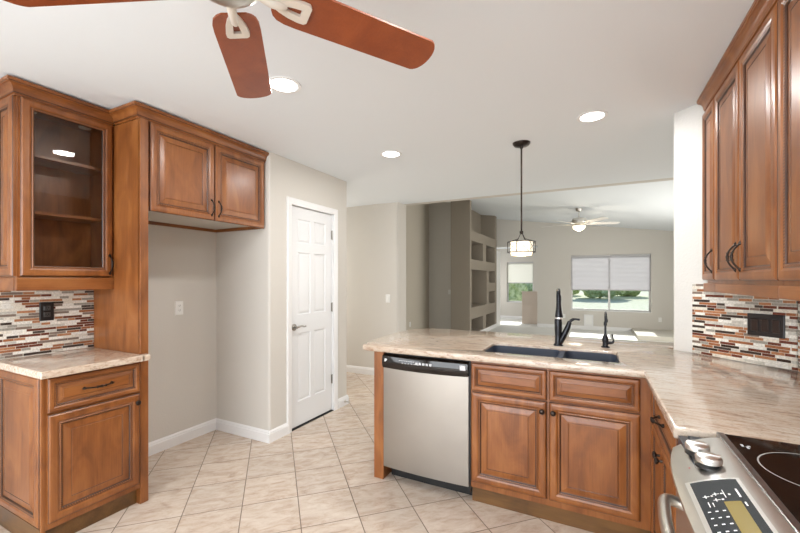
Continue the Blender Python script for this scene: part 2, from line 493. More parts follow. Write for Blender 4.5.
# frame: maps (u, v, n) to world. face 'x+': u=Y v=Z n=+X ; 'y-': u=X n=-Y ; 'x-': u=Y n=-X
def fr(face, plane):
    if face == 'x+': return lambda u, v, n: Vector((plane + n, u, v))
    if face == 'x-': return lambda u, v, n: Vector((plane - n, u, v))
    if face == 'y-': return lambda u, v, n: Vector((u, plane - n, v))
    if face == 'y+': return lambda u, v, n: Vector((u, plane + n, v))
def rings(bm, T, u0, u1, v0, v1, prof, fill=True, back=None):
    """nested rectangles: prof = [(inset, height, material index of the strip that ENDS here)]"""
    prev = None; first = None
    for ins, n, mi in prof:
        vs = [bm.verts.new(T(*p, n)) for p in ((u0 + ins, v0 + ins), (u1 - ins, v0 + ins), (u1 - ins, v1 - ins), (u0 + ins, v1 - ins))]
        if prev:
            for k in range(4):
                f = bm.faces.new((prev[k], prev[(k + 1) % 4], vs[(k + 1) % 4], vs[k])); f.material_index = mi
        else: first = vs
        prev = vs
    if fill:
        f = bm.faces.new(prev); f.material_index = prof[-1][2] if fill is True else fill - 1
    if back is not None: bm.faces.new(first[::-1])
    return prev
FRAME_PROF = [(0, 0, 0), (0, .012, 0), (.0025, .0145, 1), (.008, .019, 0), (.018, .0205, 0), (.034, .0205, 0), (.043, .0165, 0), (.0455, .0152, 1), (.049, .0178, 0), (.0515, .0178, 2), (.055, .0165, 2), (.058, .0125, 1)]
PANEL_PROF = [(.058, .011, 1), (.0605, .0098, 1), (.065, .0102, 0), (.088, .0150, 0), (.096, .0157, 0), (.098, .0138, 1), (.101, .0155, 0)]
def scaled(prof, s): return [(a * s, n, m) for a, n, m in prof]
WM = [WOOD, GLAZE, ROPE]
def panel_door(parent, face, plane, u0, u1, v0, v1, s=1.0, name='door', mats=None, glass=False):
    T = fr(face, plane); mats = mats or WM
    bm = B(); rings(bm, T, u0, u1, v0, v1, scaled(FRAME_PROF, s) + [(.058 * s, 0 if not glass else -.001, 1)], fill=False)
    d = obj(name, bm, mats, parent)
    bm = B()
    if glass:
        rings(bm, T, u0 + .057, u1 - .057, v0 + .057, v1 - .057, [(0, .003, 0), (0, .007, 0)], fill=True, back=1)
        obj('glass_pane', bm, GLASS, d, label='clear glass pane')
    else:
        rings(bm, T, u0, u1, v0, v1, scaled(PANEL_PROF, s))
        obj('raised_panel', bm, mats, d)
    return d
def knob(parent, T, u, v):
    bm = B(); c = T(u, v, .019); ax = T(0, 0, 1) - T(0, 0, 0)
    prof = [(.006, 0), (.005, .004), (.0045, .012), (.010, .015), (.0145, .019), (.0150, .023), (.012, .027), (.004, .029)]
    pts = [c + ax * h for r, h in prof]
    # lathe along an arbitrary axis
    uu, vv = frame_for(ax); rg = []
    for (r, h) in prof:
        rg.append([bm.verts.new(c + ax * h + (uu * math.cos(2 * PI * k / 16) + vv * math.sin(2 * PI * k / 16)) * r) for k in range(16)])
    for a, b in zip(rg, rg[1:]):
        for k in range(16): bm.faces.new((a[k], a[(k + 1) % 16], b[(k + 1) % 16], b[k]))
    bm.faces.new(rg[0][::-1]); bm.faces.new(rg[-1])
    return obj('knob', bm, BRONZE, parent, smooth=50, label='dark bronze knob')
def pull(parent, T, u, v, length=.12, vertical=True):
    """bow pull with a leaf foot at each end and a ringed middle"""
    bm = B(); h = length / 2
    def P(a, n): return T(u, v + a, n) if vertical else T(u + a, v, n)
    path = bez([P(-h, .021), P(-h * .86, .030), P(-h * .45, .046), P(0, .051), P(h * .45, .046), P(h * .86, .030), P(h, .021)], 6)
    n = len(path)
    rs = [.0040 + .0022 * math.exp(-((i - n / 2 + .5) / 3) ** 2) + .0035 * (math.exp(-(i / 2.5) ** 2) + math.exp(-((n - 1 - i) / 2.5) ** 2)) for i in range(n)]
    tube(bm, path, rs, 10)
    for k in (-.25, 0, .25):
        q = P(k * h * 1.2, .0505 - abs(k) * .006); q2 = P(k * h * 1.2 + .004, .0505 - abs(k) * .006)
        tube(bm, [q, q2], .0078, 10)
    for s in (-1, 1):
        tube(bm, [P(s * h, .018), P(s * h, .026)], [.0085, .006], 12)
        tube(bm, [P(s * (h + .012), .0195), P(s * h, .024)], [.002, .006], 8)
    return obj('handle', bm, BRONZE, parent, smooth=50, label='dark bronze bow handle')
def sweep(bm, path, prof, mi=0):
    """path: open polyline of (x,y), outward normal on its right side; prof: closed list of (offset, z)"""
    n = len(path); P = [Vector(p) for p in path]; rg = []
    for i in range(n):
        d1 = (P[i] - P[i - 1]).normalized() if i else (P[1] - P[0]).normalized()
        d2 = (P[i + 1] - P[i]).normalized() if i < n - 1 else d1
        n1, n2 = Vector((d1.y, -d1.x)), Vector((d2.y, -d2.x))
        m = (n1 + n2); m = m / max(1e-6, m.dot(n1))
        rg.append([bm.verts.new((P[i].x + m.x * o, P[i].y + m.y * o, z)) for o, z in prof])
    k = len(prof)
    for a, b in zip(rg, rg[1:]):
        for j in range(k):
            f = bm.faces.new((a[j], a[(j + 1) % k], b[(j + 1) % k], b[j]))
            f.material_index = 1 if prof[j][0] > 0 and abs(prof[j][0] - prof[(j + 1) % k][0]) < .0015 and abs(prof[j][1] - prof[(j + 1) % k][1]) < .006 else mi
    bm.faces.new(rg[0]); bm.faces.new(rg[-1][::-1])
def crown_prof(z1, drop=.078, out=.046):
    z0 = z1 - drop
    p = [(0, z0), (.006, z0), (.006, z0 + .010), (.012, z0 + .012), (.012, z0 + .017)]
    for i in range(7):
        t = i / 6; p.append((.014 + (out - .020) * (1 - math.cos(t * PI / 2)) , z0 + .020 + (drop - .042) * math.sin(t * PI / 2)))
    p += [(out - .004, z1 - .020), (out - .004, z1 - .016), (out, z1 - .013), (out, z1), (0, z1)]
    return p

# ------------------------------------------------------------------ SETTING
CZ = 2.44
VZ = lambda x: 2.586 + (1.73 - x) * .139
bm = B(); box(bm, -5.2, 3.0, -3.0, 5.0, -.1, 0); struct('floor', bm, TILE, 'beige stone-look tile floor laid diagonally with dark grout')
bm = B(); box(bm, -5.2, 3.0, 5.0, 14.0, -.1, 0); struct('floor_living_room', bm, CARPET, 'pale grey floor of the living room')
bm = B(); box(bm, -5.2, 3.0, -3.0, 4.90, CZ, CZ + .15); struct('ceiling', bm, CEIL, 'flat white textured kitchen ceiling')
bm = B()
v = [bm.verts.new(p) for p in ((-4.2, 4.9, VZ(-4.2)), (3, 4.9, VZ(3)), (3, 11.9, VZ(3)), (-4.2, 11.9, VZ(-4.2)), (-4.2, 4.9, VZ(-4.2) + .2), (3, 4.9, VZ(3) + .2), (3, 11.9, VZ(3) + .2), (-4.2, 11.9, VZ(-4.2) + .2))]
for q in ((0, 1, 2, 3), (4, 5, 6, 7), (0, 1, 5, 4), (1, 2, 6, 5), (2, 3, 7, 6), (3, 0, 4, 7)): bm.faces.new([v[i] for i in q])
struct('ceiling_living_room', bm, CEIL, 'white vaulted living room ceiling')
# header where the flat ceiling ends
bm = B(); box(bm, -5.2, 3.0, 4.90, 5.02, CZ, 3.7); struct('wall_header', bm, WALL, 'beige header edge between flat and vaulted ceilings')
# kitchen shell
bm = B(); box(bm, -3.24, -3.086, 1.37, 2.366, 0, CZ); box(bm, -3.24, -3.0, -3.0, 1.37, 0, CZ); struct('wall_left', bm, WALL, 'beige wall behind the left cabinets and refrigerator alcove')
# pantry box, rounded corners, door recess
R = .02
pa = [(-5.2, 2.366), (-3.24, 2.366)] + [(-2.43 - R + R * math.cos(a), 2.366 + R + R * math.sin(a)) for a in [math.radians(-90 + 15 * i) for i in range(7)]]
pb = [(-2.43 - R + R * math.cos(a), 3.50 - R + R * math.sin(a)) for a in [math.radians(15 * i) for i in range(7)]] + [(-5.2, 3.50)]
bm = B(); prism(bm, pa + [(-2.43, 2.625), (-2.54, 2.625), (-2.54, 3.255), (-2.43, 3.255)] + pb, 0, 2.045)
prism(bm, pa + pb, 2.045, CZ); struct('wall_pantry', bm, WALL, 'beige projecting wall with the white pantry door')
bm = B()
prism(bm, [(-5.2, 4.72)] + [(-2.43 - .03 + .03 * math.cos(math.radians(-90 + 15 * i)), 4.72 + .03 + .03 * math.sin(math.radians(-90 + 15 * i))) for i in range(7)] + [(-2.43 - .03 + .03 * math.cos(math.radians(15 * i)), 5.0 - .03 + .03 * math.sin(math.radians(15 * i))) for i in range(7)] + [(-5.2, 5.0)], 0, CZ)
struct('wall_hall', bm, WALL, 'beige wall beyond the pantry with a light switch')
bm = B(); box(bm, -5.3, -5.2, -3, 14, 0, 3.8); struct('wall_far_left', bm, WALL)
# right side
bm = B(); box(bm, .90, 1.05, -3.0, 2.58, 0, CZ); struct('wall_right', bm, WHITEW, 'painted wall behind the range and right cabinets')
e = Vector((.443, 3.027)); k = .7071
def dpt(s, n): return (e.x + k * s - k * n, e.y - k * s - k * n)   # s along the corner wall towards the camera, n out of it
cw = [dpt(.628, 0), dpt(.628, -.12), (.62 + .2, 3.16), (.55, 3.16)] 
endc = [dpt(.035 + .035 * math.cos(math.radians(a)), -.035 + .035 * math.sin(math.radians(a))) for a in range(90, 181, 15)] + [dpt(.035 + .035 * math.cos(math.radians(a)), -.085 + .035 * math.sin(math.radians(a))) for a in range(180, 271, 15)]
bm = B(); prism(bm, [dpt(.657, 0)] + endc + [dpt(.10, -.12), dpt(.657, -.12)], 0, CZ)
struct('wall_corner', bm, WHITEW, 'white diagonal corner wall ending in a rounded edge beside the counter', smooth=35)
bm = B(); box(bm, .62, 3.0, 3.14, 3.24, 0, CZ); struct('wall_behind_corner', bm, WALL)
bm = B(); box(bm, 2.6, 2.75, 3.24, 11.9, 0, 3.6); struct('wall_right_living_room', bm, WALL)
# back of the kitchen, solid; an added fill lamp stands before it
bm = B(); box(bm, -3.24, 1.05, -3.0, -2.85, 0, CZ); struct('wall_back', bm, WALL)
# living room left: side wall, end wall, built-in niches
bm = B(); box(bm, -3.87, -3.75, 5.0, 9.1, 0, 3.7); struct('wall_left_living_room', bm, WALLM, 'beige side wall of the living room, coloured darker for shade, with an outlet')
bm = B(); box(bm, -3.75, -2.93, 9.0, 9.12, 0, 3.7); struct('wall_recess_living_room', bm, WALL, 'taupe wall section with a switch beside the niche wall')
bm = B(); y0, y1 = 8.49, 11.14; xf, xb = -2.53, -2.93
box(bm, xb - .06, xb, y0, y1, 0, 3.7)
box(bm, xb, xf, y0, 8.61, 0, 3.7); box(bm, xb, xf, 10.92, y1, 0, 3.7)
for z0, z1 in ((0, .11), (.45, .722), (1.60, 1.835), (2.27, 2.505)): box(bm, xb, xf, 8.61, 10.92, z0, z1)
for ya, yb, z0, z1 in ((9.632, 9.933, .11, .45), (10.02, 10.25, .722, 1.60), (9.632, 9.933, 1.835, 2.27)): box(bm, xb, xf, ya, yb, z0, z1)
box(bm, xb, xf, 10.25, 10.92, 1.042, 1.284)
struct('wall_niches', bm, WALLD, 'taupe built-in wall with stacked square display niches')
# far wall with window 1 opening
FY = 11.68
wx0, wx1, wz0, wz1 = -.59, 1.285, .53, 2.037
bm = B()
box(bm, -1.48, wx0, FY, FY + .2, 0, 3.6); box(bm, wx1, 3.0, FY, FY + .2, 0, 3.6)
box(bm, wx0, wx1, FY, FY + .2, 0, wz0); box(bm, wx0, wx1, FY, FY + .2, wz1, 3.6)
box(bm, -5.2, -1.48, FY, FY + .2, 2.35, 3.7)
struct('wall_far_living_room', bm, WALL, 'beige far wall of the living room with the wide window')
bx0, bx1, bz0, bz1, BY = -2.75, -1.865, .586, 1.984, 13.7
bm = B()
box(bm, -5.2, bx0, BY, BY + .2, 0, 2.5); box(bm, bx1, -1.3, BY, BY + .2, 0, 2.5)
box(bm, bx0, bx1, BY, BY + .2, 0, bz0); box(bm, bx0, bx1, BY, BY + .2, bz1, 2.5)
box(bm, -1.48, -1.36, FY + .2, BY, 0, 2.5)
struct('wall_bay', bm, WALL, 'beige wall of the side room with a small window')
bm = B(); box(bm, -5.2, -1.3, FY + .2, BY, 2.45, 2.6); struct('ceiling_bay', bm, CEIL)
# windows
def window(name, x0, x1, z0, z1, y, mull, shade_z, shade_m, label):
    t = thing(name, label, None, ((x0 + x1) / 2, y, z0), kind='structure')
    bm = B(); f = .035; ya, yb = y + .09, y + .14
    box(bm, x0, x1, ya, yb, z0, z0 + f); box(bm, x0, x1, ya, yb, z1 - f, z1)
    box(bm, x0, x0 + f, ya, yb, z0 + f, z1 - f); box(bm, x1 - f, x1, ya, yb, z0 + f, z1 - f)
    for m in mull: box(bm, m - .025, m + .025, ya, yb, z0 + f, z1 - f)
    obj('window_frame', bm, simple('window_frame_' + name, (.78, .78, .76), .5), t)
    bm = B(); box(bm, x0 + f, x1 - f, y + .11, y + .118, z0 + f, z1 - f); obj('glass_pane', bm, WGLASS, t)
    bm = B(); box(bm, x0 - .01, x1 + .01, y - .01, y + .09, z0 - .02, z0, .004); obj('window_sill', bm, TRIM, t)
    segs = [x0] + mull + [x1]
    for a, b in zip(segs, segs[1:]):
        bm = B(); n = 26; h = (z1 - .045 - shade_z) / n
        vs = []
        for i in range(n + 1):
            for zz, yy in ((shade_z + i * h, y + .045), (shade_z + i * h + h / 2, y + .058)):
                if i == n and yy > y + .05: continue
                vs.append((bm.verts.new((a + .006, yy, zz)), bm.verts.new((b - .006, yy, zz))))
        for p, q in zip(vs, vs[1:]): bm.faces.new((p[0], p[1], q[1], q[0]))
        box(bm, a + .004, b - .004, y + .03, y + .07, z1 - .045, z1 - .003, mi=1)
        box(bm, a + .004, b - .004, y + .035, y + .067, shade_z - .025, shade_z, mi=1)
        sh = obj('cellular_shade', bm, [shade_m, simple('shade_rail_%s_%d' % (name, int(a * 100)), (.5, .49, .5), .5)], t, label='pleated shade pulled halfway down')
window('window_1', wx0, wx1, wz0, wz1, FY, [.345], 1.10, BLIND, 'wide living room window with grey shades half lowered')
window('window_2', bx0, bx1, bz0, bz1, BY, [], 1.26, BLINDW, 'small window with a cream shade in the side room')

# baseboards
def baseboard(name, p, q, label=None, h=.10, t=.013):
    bm = B()
    sweep(bm, [p, q] if not isinstance(p, list) else p, [(0, 0), (t, 0), (t, h - .028), (t - .004, h - .022), (t - .004, h - .014), (t - .009, h - .004), (.002, h), (0, h)])
    return struct(name, bm, TRIM, label)
# outward side is on the right of the walking direction
baseboard('baseboard_left', [(-3.086, 1.42), (-3.086, 2.366), (-2.43, 2.366), (-2.43, 2.567)], None, 'white baseboard round the refrigerator alcove')
baseboard('baseboard_pantry', [(-2.43, 3.32), (-2.43, 3.50), (-3.2, 3.50)], None)
baseboard('baseboard_hall', [(-5.1, 4.72), (-2.43, 4.72), (-2.43, 5.0)], None, 'white baseboard of the hall wall')
baseboard('baseboard_left_near', [(-3.0, -2.8), (-3.0, .88)], None)
baseboard('baseboard_far', [(-1.48, FY), (.85, FY)], None, 'white baseboard under the living room window')
baseboard('baseboard_niches', [(-2.53, 8.49), (-2.53, 11.14)], None)
baseboard('baseboard_bay', [(-3.4, BY), (-1.48, BY)], None)

# pantry door
t = thing('door_1', 'white six-panel pantry door with satin lever handle', None, (-2.45, 2.94, 0), kind='structure')
bm = B()
us = [2.63, 2.735, 2.915, 2.965, 3.145, 3.25]; vs_ = [.012, .235, .87, 1.04, 1.62, 1.71, 1.93, 2.038]
T = fr('x+', -2.452)
for i in range(5):
    for j in range(7):
        u0, u1, v0, v1 = us[i], us[i + 1], vs_[j], vs_[j + 1]
        if i in (1, 3) and j in (1, 3, 5):
            rings(bm, T, u0, u1, v0, v1, [(0, 0, 0), (.006, -.008, 0), (.012, -.009, 0), (.030, -.003, 0)])
        else:
            bm.faces.new([bm.verts.new(T(*p, 0)) for p in ((u0, v0), (u1, v0), (u1, v1), (u0, v1))])
box(bm, -2.485, -2.4625, 2.63, 3.25, .012, 2.038)
dr = obj('door_slab', bm, DOORW, t)
bm = B()
lathe(bm, (-2.452, 2.685, .93), [(.031, 0), (.031, .006), (.026, .011), (.014, .013), (.012, .040), (.0, .042)], axis='x')
tube(bm, bez([(-2.415, 2.685, .93), (-2.408, 2.70, .935), (-2.405, 2.74, .938), (-2.407, 2.775, .930), (-2.409, 2.80, .932)], 6), [.010] * 8 + [.008] * 9 + [.007] * 7 + [.006], 10)
obj('lever_handle', bm, HINGE, dr, smooth=50, label='satin nickel lever handle')
for z in (.33, 1.08, 1.83):
    bm = B(); box(bm, -2.4525, -2.4495, 3.236, 3.252, z - .045, z + .045); tube(bm, [(-2.446, 3.253, z - .048), (-2.446, 3.253, z + .048)], .006, 10)
    obj('hinge', bm, HINGE, dr, smooth=40)
def casing(name, y0, y1, z1, xw, w=.06):
    bm = B(); T = fr('x+', xw)
    prof = [(0, 0), (0, .012), (.006, .016), (w * .55, .014), (w * .8, .010), (w - .004, .009), (w, .006), (w, 0)]   # outer to inner
    path = [(y0 - w, 0), (y0 - w, z1 + w), (y1 + w, z1 + w), (y1 + w, 0)]
    rg = []
    for (yy, zz), (sy, sz) in zip(path, ((1, 0), (1, -1), (-1, -1), (-1, 0))):
        rg.append([bm.verts.new(T(yy + sy * o, zz + sz * o, h)) for o, h in prof])
    for a, b in zip(rg, rg[1:]):
        for j in range(len(prof) - 1): bm.faces.new((a[j], a[j + 1], b[j + 1], b[j]))
    for y in (y0 - .004, y1): box(bm, -2.50, xw + .002, y, y + .004, 0, z1)
    box(bm, -2.50, xw + .002, y0 - .004, y1 + .004, z1, z1 + .004)
    struct(name, bm, TRIM, 'white casing around the pantry door')
casing('trim_1', 2.628, 3.252, 2.042, -2.43)
bm = B(); box(bm, -2.54, -2.43, 2.625, 3.255, .0, .006); struct('door_gap_shade', bm, GAPSHADE, 'black strip painted as the shade under the pantry door')  # black strip put in for the shade below the door
bm = B(); box(bm, -2.60, -2.535, 11.16, 11.66, 0, 2.2); struct('trim_3', bm, TRIM, 'white door casing past the niche wall')

# half wall and raised platform in the living room
bm = B(); box(bm, -2.02, -1.49, 12.35, 12.47, 0, .97); box(bm, -2.04, -1.49, 12.33, 12.49, .97, 1.0)
struct('wall_half_height', bm, simple('cream_paint', (.72, .62, .54), .8), 'cream half-height wall beside the small window')
bm = B(); box(bm, .86, 2.6, 10.2, FY, 0, .10, .006)
struct('trim_4', bm, simple('platform', (.60, .57, .50), .7), 'low raised platform along the right of the living room')

# ------------------------------------------------------------------ backsplashes
bm = B(); box(bm, -3.0, -2.991, .885, 1.3605, .9145, 1.34)
struct('backsplash_left', bm, MOS_L, 'mosaic tile backsplash under the glass-door cabinet')
bm = B(); prism(bm, [dpt(.641, .0), dpt(.636, .009), dpt(.14, .009), dpt(.14, 0)], .9145, 1.34)
struct('backsplash_corner', bm, MOS_D, 'mosaic tile backsplash on the diagonal corner wall')
bm = B(); box(bm, .891, .90, .2, 2.569, .9145, 1.36)
struct('backsplash_right', bm, MOS_R, 'mosaic tile backsplash behind the range')

# ------------------------------------------------------------------ LEFT CABINETS
WX = -3.0
# base cabinet
t = thing('base_cabinet', 'maple base cabinet with one drawer under the short left counter', 'cabinet', (-2.77, 1.12, 0))
bm = B(); box(bm, WX, -2.462, .906, 1.36, .10, .876, .002); obj('body', bm, WOOD, t)
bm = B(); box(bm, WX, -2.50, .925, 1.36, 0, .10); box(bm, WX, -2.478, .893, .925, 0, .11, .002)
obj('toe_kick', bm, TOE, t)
bm = B(); box(bm, -2.478, -2.462, .893, .912, .0, .876, .003); obj('corner_stile', bm, WOOD, t)
d = panel_door(t, 'x+', -2.462, .916, 1.352, .135, .680); knob(d, fr('x+', -2.462), 1.330, .632)
d = panel_door(t, 'x+', -2.462, .916, 1.352, .692, .866, .62, 'drawer_front', [WOODH, GLAZE, ROPE]); pull(d, fr('x+', -2.462), 1.134, .782, .13, False)
panel_door(t, 'y-', .906, WX + .02, -2.482, .115, .872, 1.0, 'end_panel')
# its counter
bm = B(); box(bm, WX, -2.405, .872, 1.3605, .876, .914, .007, seg=3); box(bm, -2.458, -2.405, 1.34, 1.392, .876, .914, .007, seg=3)
solo('granite_counter', bm, GRANL, 'short speckled granite counter on the left base cabinet', 'counter')
# glass wall cabinet
t = thing('wall_cabinet', 'maple wall cabinet with glass door and inner shelves', 'cabinet', (-2.92, 1.13, 1.34))
bm = B(); z0, z1 = 1.345, 2.36
box(bm, WX, -2.762, .900, .918, z0, z1); box(bm, WX, -2.762, 1.342, 1.36, z0, z1)
box(bm, WX, -2.762, .918, 1.342, z0, z0 + .02); box(bm, WX, -2.762, .918, 1.342, z1 - .02, z1); box(bm, WX, WX + .01, .918, 1.342, z0, z1)
obj('body', bm, WOOD, t)
for z in (1.735, 2.055):
    bm = B(); box(bm, WX + .012, -2.80, .92, 1.34, z, z + .019, .002); obj('shelf', bm, WOODH, t)
d = panel_door(t, 'x+', -2.762, .912, 1.354, 1.385, 2.352, glass=True); pull(d, fr('x+', -2.762), 1.334, 1.462, .11)
panel_door(t, 'y-', .900, WX + .01, -2.768, 1.385, 2.352, 1.0, 'end_panel')
bm = B(); sweep(bm, [(WX, .895), (-2.757, .895), (-2.757, 1.36)][::1], crown_prof(2.428)); obj('crown_molding', bm, [WOODH, GLAZE], t)
bm = B(); box(bm, -2.775, -2.748, .895, 1.36, 1.305, 1.378, .003); box(bm, WX, -2.775, .893, .912, 1.305, 1.378, .003); obj('light_rail', bm, WOODH, t)
for y in (1.0, 1.27):
    bm = B(); lathe(bm, (-2.9, y, 2.337), [(.032, 0), (.032, -.006), (.0, -.007)], seg=16); obj('puck_light', bm, WHITEP, t, smooth=40)
# tall refrigerator panel
WX = -3.086
# cabinet over the refrigerator alcove
t = thing('wall_cabinet', 'two-door maple cabinet over the empty refrigerator alcove with tall side panel', 'cabinet', (-2.78, 1.89, 0))
bm = B(); box(bm, -2.999, -2.476, 1.3615, 1.385, 0, 2.35); box(bm, -2.483, -2.462, 1.3615, 1.410, 0, 2.35, .002); obj('side_panel', bm, WOOD, t, label='tall maple side panel down to the floor')
bm = B(); box(bm, WX, -2.485, 1.4185, 2.365, 1.825, 2.36); obj('body', bm, WOOD, t)
bm = B(); box(bm, WX + .015, -2.50, 1.43, 2.35, 1.820, 1.8245); obj('underside', bm, CABIN, t, label='pale unfinished underside')
for (a, b, kn) in ((1.424, 1.878, 1.852), (1.884, 2.350, 1.910)):
    d = panel_door(t, 'x+', -2.485, a, b, 1.795, 2.352); pull(d, fr('x+', -2.485), kn, 1.885, .105)
bm = B(); sweep(bm, [(WX + .36, 1.3595), (-2.478, 1.3595), (-2.478, 2.365)], crown_prof(2.428)); obj('crown_molding', bm, [WOODH, GLAZE], t)
bm = B(); box(bm, WX, WX + .018, 1.42, 2.365, 1.795, 1.8245); box(bm, WX + .018, -2.49, 2.348, 2.3655, 1.795, 1.8245); obj('light_rail', bm, WOODH, t)

# ------------------------------------------------------------------ PENINSULA
PY = 2.29
bm = B(); box(bm, -1.362, -1.288, 2.285, 2.90, .0, .876, .002); box(bm, -1.384, -1.362, 2.33, 2.90, .11, .876, .002)
solo('end_panel', bm, WOOD, 'maple end panel on the left of the dishwasher', 'panel')
# sink base cabinet
t = thing('base_cabinet', 'maple sink base cabinet with two false drawers and two doors', 'cabinet', (-.22, 2.6, 0))
bm = B(); box(bm, -.676, .2615, PY, PY + .02, .10, .876, .001); box(bm, -.676, -.658, PY + .02, 2.88, .10, .876); box(bm, -.676, .56, 2.88, 2.895, 0, .876); box(bm, -.658, .23, PY + .02, 2.88, .10, .118)
obj('body', bm, WOOD, t)
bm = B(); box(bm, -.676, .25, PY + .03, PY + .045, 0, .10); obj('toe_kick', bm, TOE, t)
T = fr('y-', PY)
MX = [WOODX, GLAZE, ROPE]
for u0, u1, kn in ((-.670, -.240, -.262), (-.226, .205, -.204)):
    panel_door(t, 'y-', PY, u0, u1, .694, .860, .62, 'drawer_front', MX)
    d = panel_door(t, 'y-', PY, u0, u1, .140, .684); knob(d, T, kn, .632)
# dishwasher
t = thing('dishwasher', 'stainless steel dishwasher with black control strip under the peninsula', 'dishwasher', (-.985, 2.55, 0))
bm = B(); box(bm, -1.283, -.683, 2.386, 2.86, .03, .868); box(bm, -1.283, -.683, 2.312, 2.386, .10, .868); obj('body', bm, BLACKP, t)
bm = B(); z0, z1 = .098, .770; n = 10; pv = []
for i in range(n + 1):
    x = -1.283 + .594 * i / n; pv.append((x, 2.285 - .012 * (1 - (2 * i / n - 1) ** 2) - .006))
prism(bm, [(x, y) for x, y in pv] + [(-.689, 2.31), (-1.283, 2.31)], z0, z1); obj('door', bm, STEEL, t, smooth=30, label='brushed stainless steel door')
bm = B(); pts = []
rows = [(2.30, .772), (2.268, .772), (2.258, .785), (2.256, .82), (2.262, .850), (2.278, .860), (2.30, .860)]
rg = []
for i in range(n + 1):
    x = -1.283 + .594 * i / n; bow = .010 * (1 - (2 * i / n - 1) ** 2)
    dip = .006 * (1 - (2 * i / n - 1) ** 2)
    rg.append([bm.verts.new((x, y - (bow if y < 2.29 else 0), z - (dip if z < .80 and y < 2.29 else 0))) for y, z in rows])
for a, b in zip(rg, rg[1:]):
    for j in range(len(rows) - 1): bm.faces.new((a[j], a[j + 1], b[j + 1], b[j]))
bm.faces.new(rg[0]); bm.faces.new(rg[-1][::-1])
cp = obj('control_panel', bm, BLACKG, t, smooth=35, label='glossy black control strip')
bm = B(); box(bm, -1.262, -1.244, 2.2545, 2.2565, .815, .834); obj('badge', bm, WHITEG, cp)
bm = B()
def dwy(x): return 2.2555 - .010 * (1 - (2 * (x + 1.283) / .594 - 1) ** 2) - .0012
for i in range(9):
    x = -1.15 + i * .013; box(bm, x, x + .008, dwy(x), dwy(x) + .001, .832, .836)
for i in range(6):
    x = -1.13 + i * .022; box(bm, x, x + .012, dwy(x), dwy(x) + .001, .816, .820)
for i in range(5):
    x = -1.03 + i * .024; box(bm, x, x + .016, dwy(x), dwy(x) + .001, .818, .832)
obj('control_marks', bm, GREYP, cp)
bm = B(); box(bm, -.735, -.70, dwy(-.74) + .001, dwy(-.74) + .002, .812, .842); obj('status_window', bm, GREYP, cp)
bm = B(); box(bm, -1.27, -.683, 2.37, 2.385, .0, .10); box(bm, -.689, -.679, 2.29, 2.32, .06, .86); obj('kick_plate', bm, BLACKP, t, label='black kick plate')

# L-shaped worktop with sink cut-out
def fillet(poly, idx, r, n=6):
    out = []
    for i, p in enumerate(poly):
        if i not in idx: out.append(p); continue
        a, b, c = Vector(poly[i - 1]), Vector(p), Vector(poly[(i + 1) % len(poly)])
        d1, d2 = (a - b).normalized(), (c - b).normalized()
        p0, p1 = b + d1 * r, b + d2 * r
        for q in range(n + 1):
            s = q / n; v = p0 * (1 - s) ** 2 + b * 2 * s * (1 - s) + p1 * s * s; out.append((v.x, v.y))
    return out
left_end = [(-1.20, 3.335), (-1.36, 3.32), (-1.44, 3.26), (-1.49, 3.15), (-1.512, 3.0), (-1.512, 2.8), (-1.498, 2.6), (-1.475, 2.40), (-1.452, 2.29), (-1.435, 2.255)]
cor = dpt(0, 0)
outer = [(-1.40, 2.243), (.218, 2.243), (.216, 1.432), (.899, 1.432), (.899, 2.571), dpt(.05, 0), (cor[0] - .02, cor[1] + .03), (.47, 3.12), (.62, 3.139), (.62, 3.335)] + left_end
hole = fillet([(-.645, 2.402), (.122, 2.402), (.122, 2.755), (-.645, 2.755)], (0, 1, 2, 3), .03)
bm = B()
def loop(bm, pts, z):
    vs = [bm.verts.new((x, y, z)) for x, y in pts]
    return [bm.edges.new((vs[i], vs[(i + 1) % len(vs)])) for i in range(len(vs))]
es = loop(bm, outer, .914) + loop(bm, hole, .914)
bmesh.ops.triangle_fill(bm, use_beauty=True, use_dissolve=False, edges=es)
top = bm.faces[:]
# extrude down and round the exposed edges
ret = bmesh.ops.extrude_face_region(bm, geom=top)
for v in [g for g in ret['geom'] if isinstance(g, bmesh.types.BMVert)]: v.co.z -= .038
bmesh.ops.recalc_face_normals(bm, faces=bm.faces[:])
es = [e_ for e_ in bm.edges if len(e_.link_faces) == 2 and abs(e_.verts[0].co.z - e_.verts[1].co.z) < 1e-4 and e_.calc_face_angle(0) > 1.2]
bmesh.ops.bevel(bm, geom=es, offset=.009, segments=3, profile=.5, affect='EDGES')
solo('granite_worktop', bm, GRAN, 'large L-shaped beige granite worktop of peninsula and range side', 'counter', smooth=35)
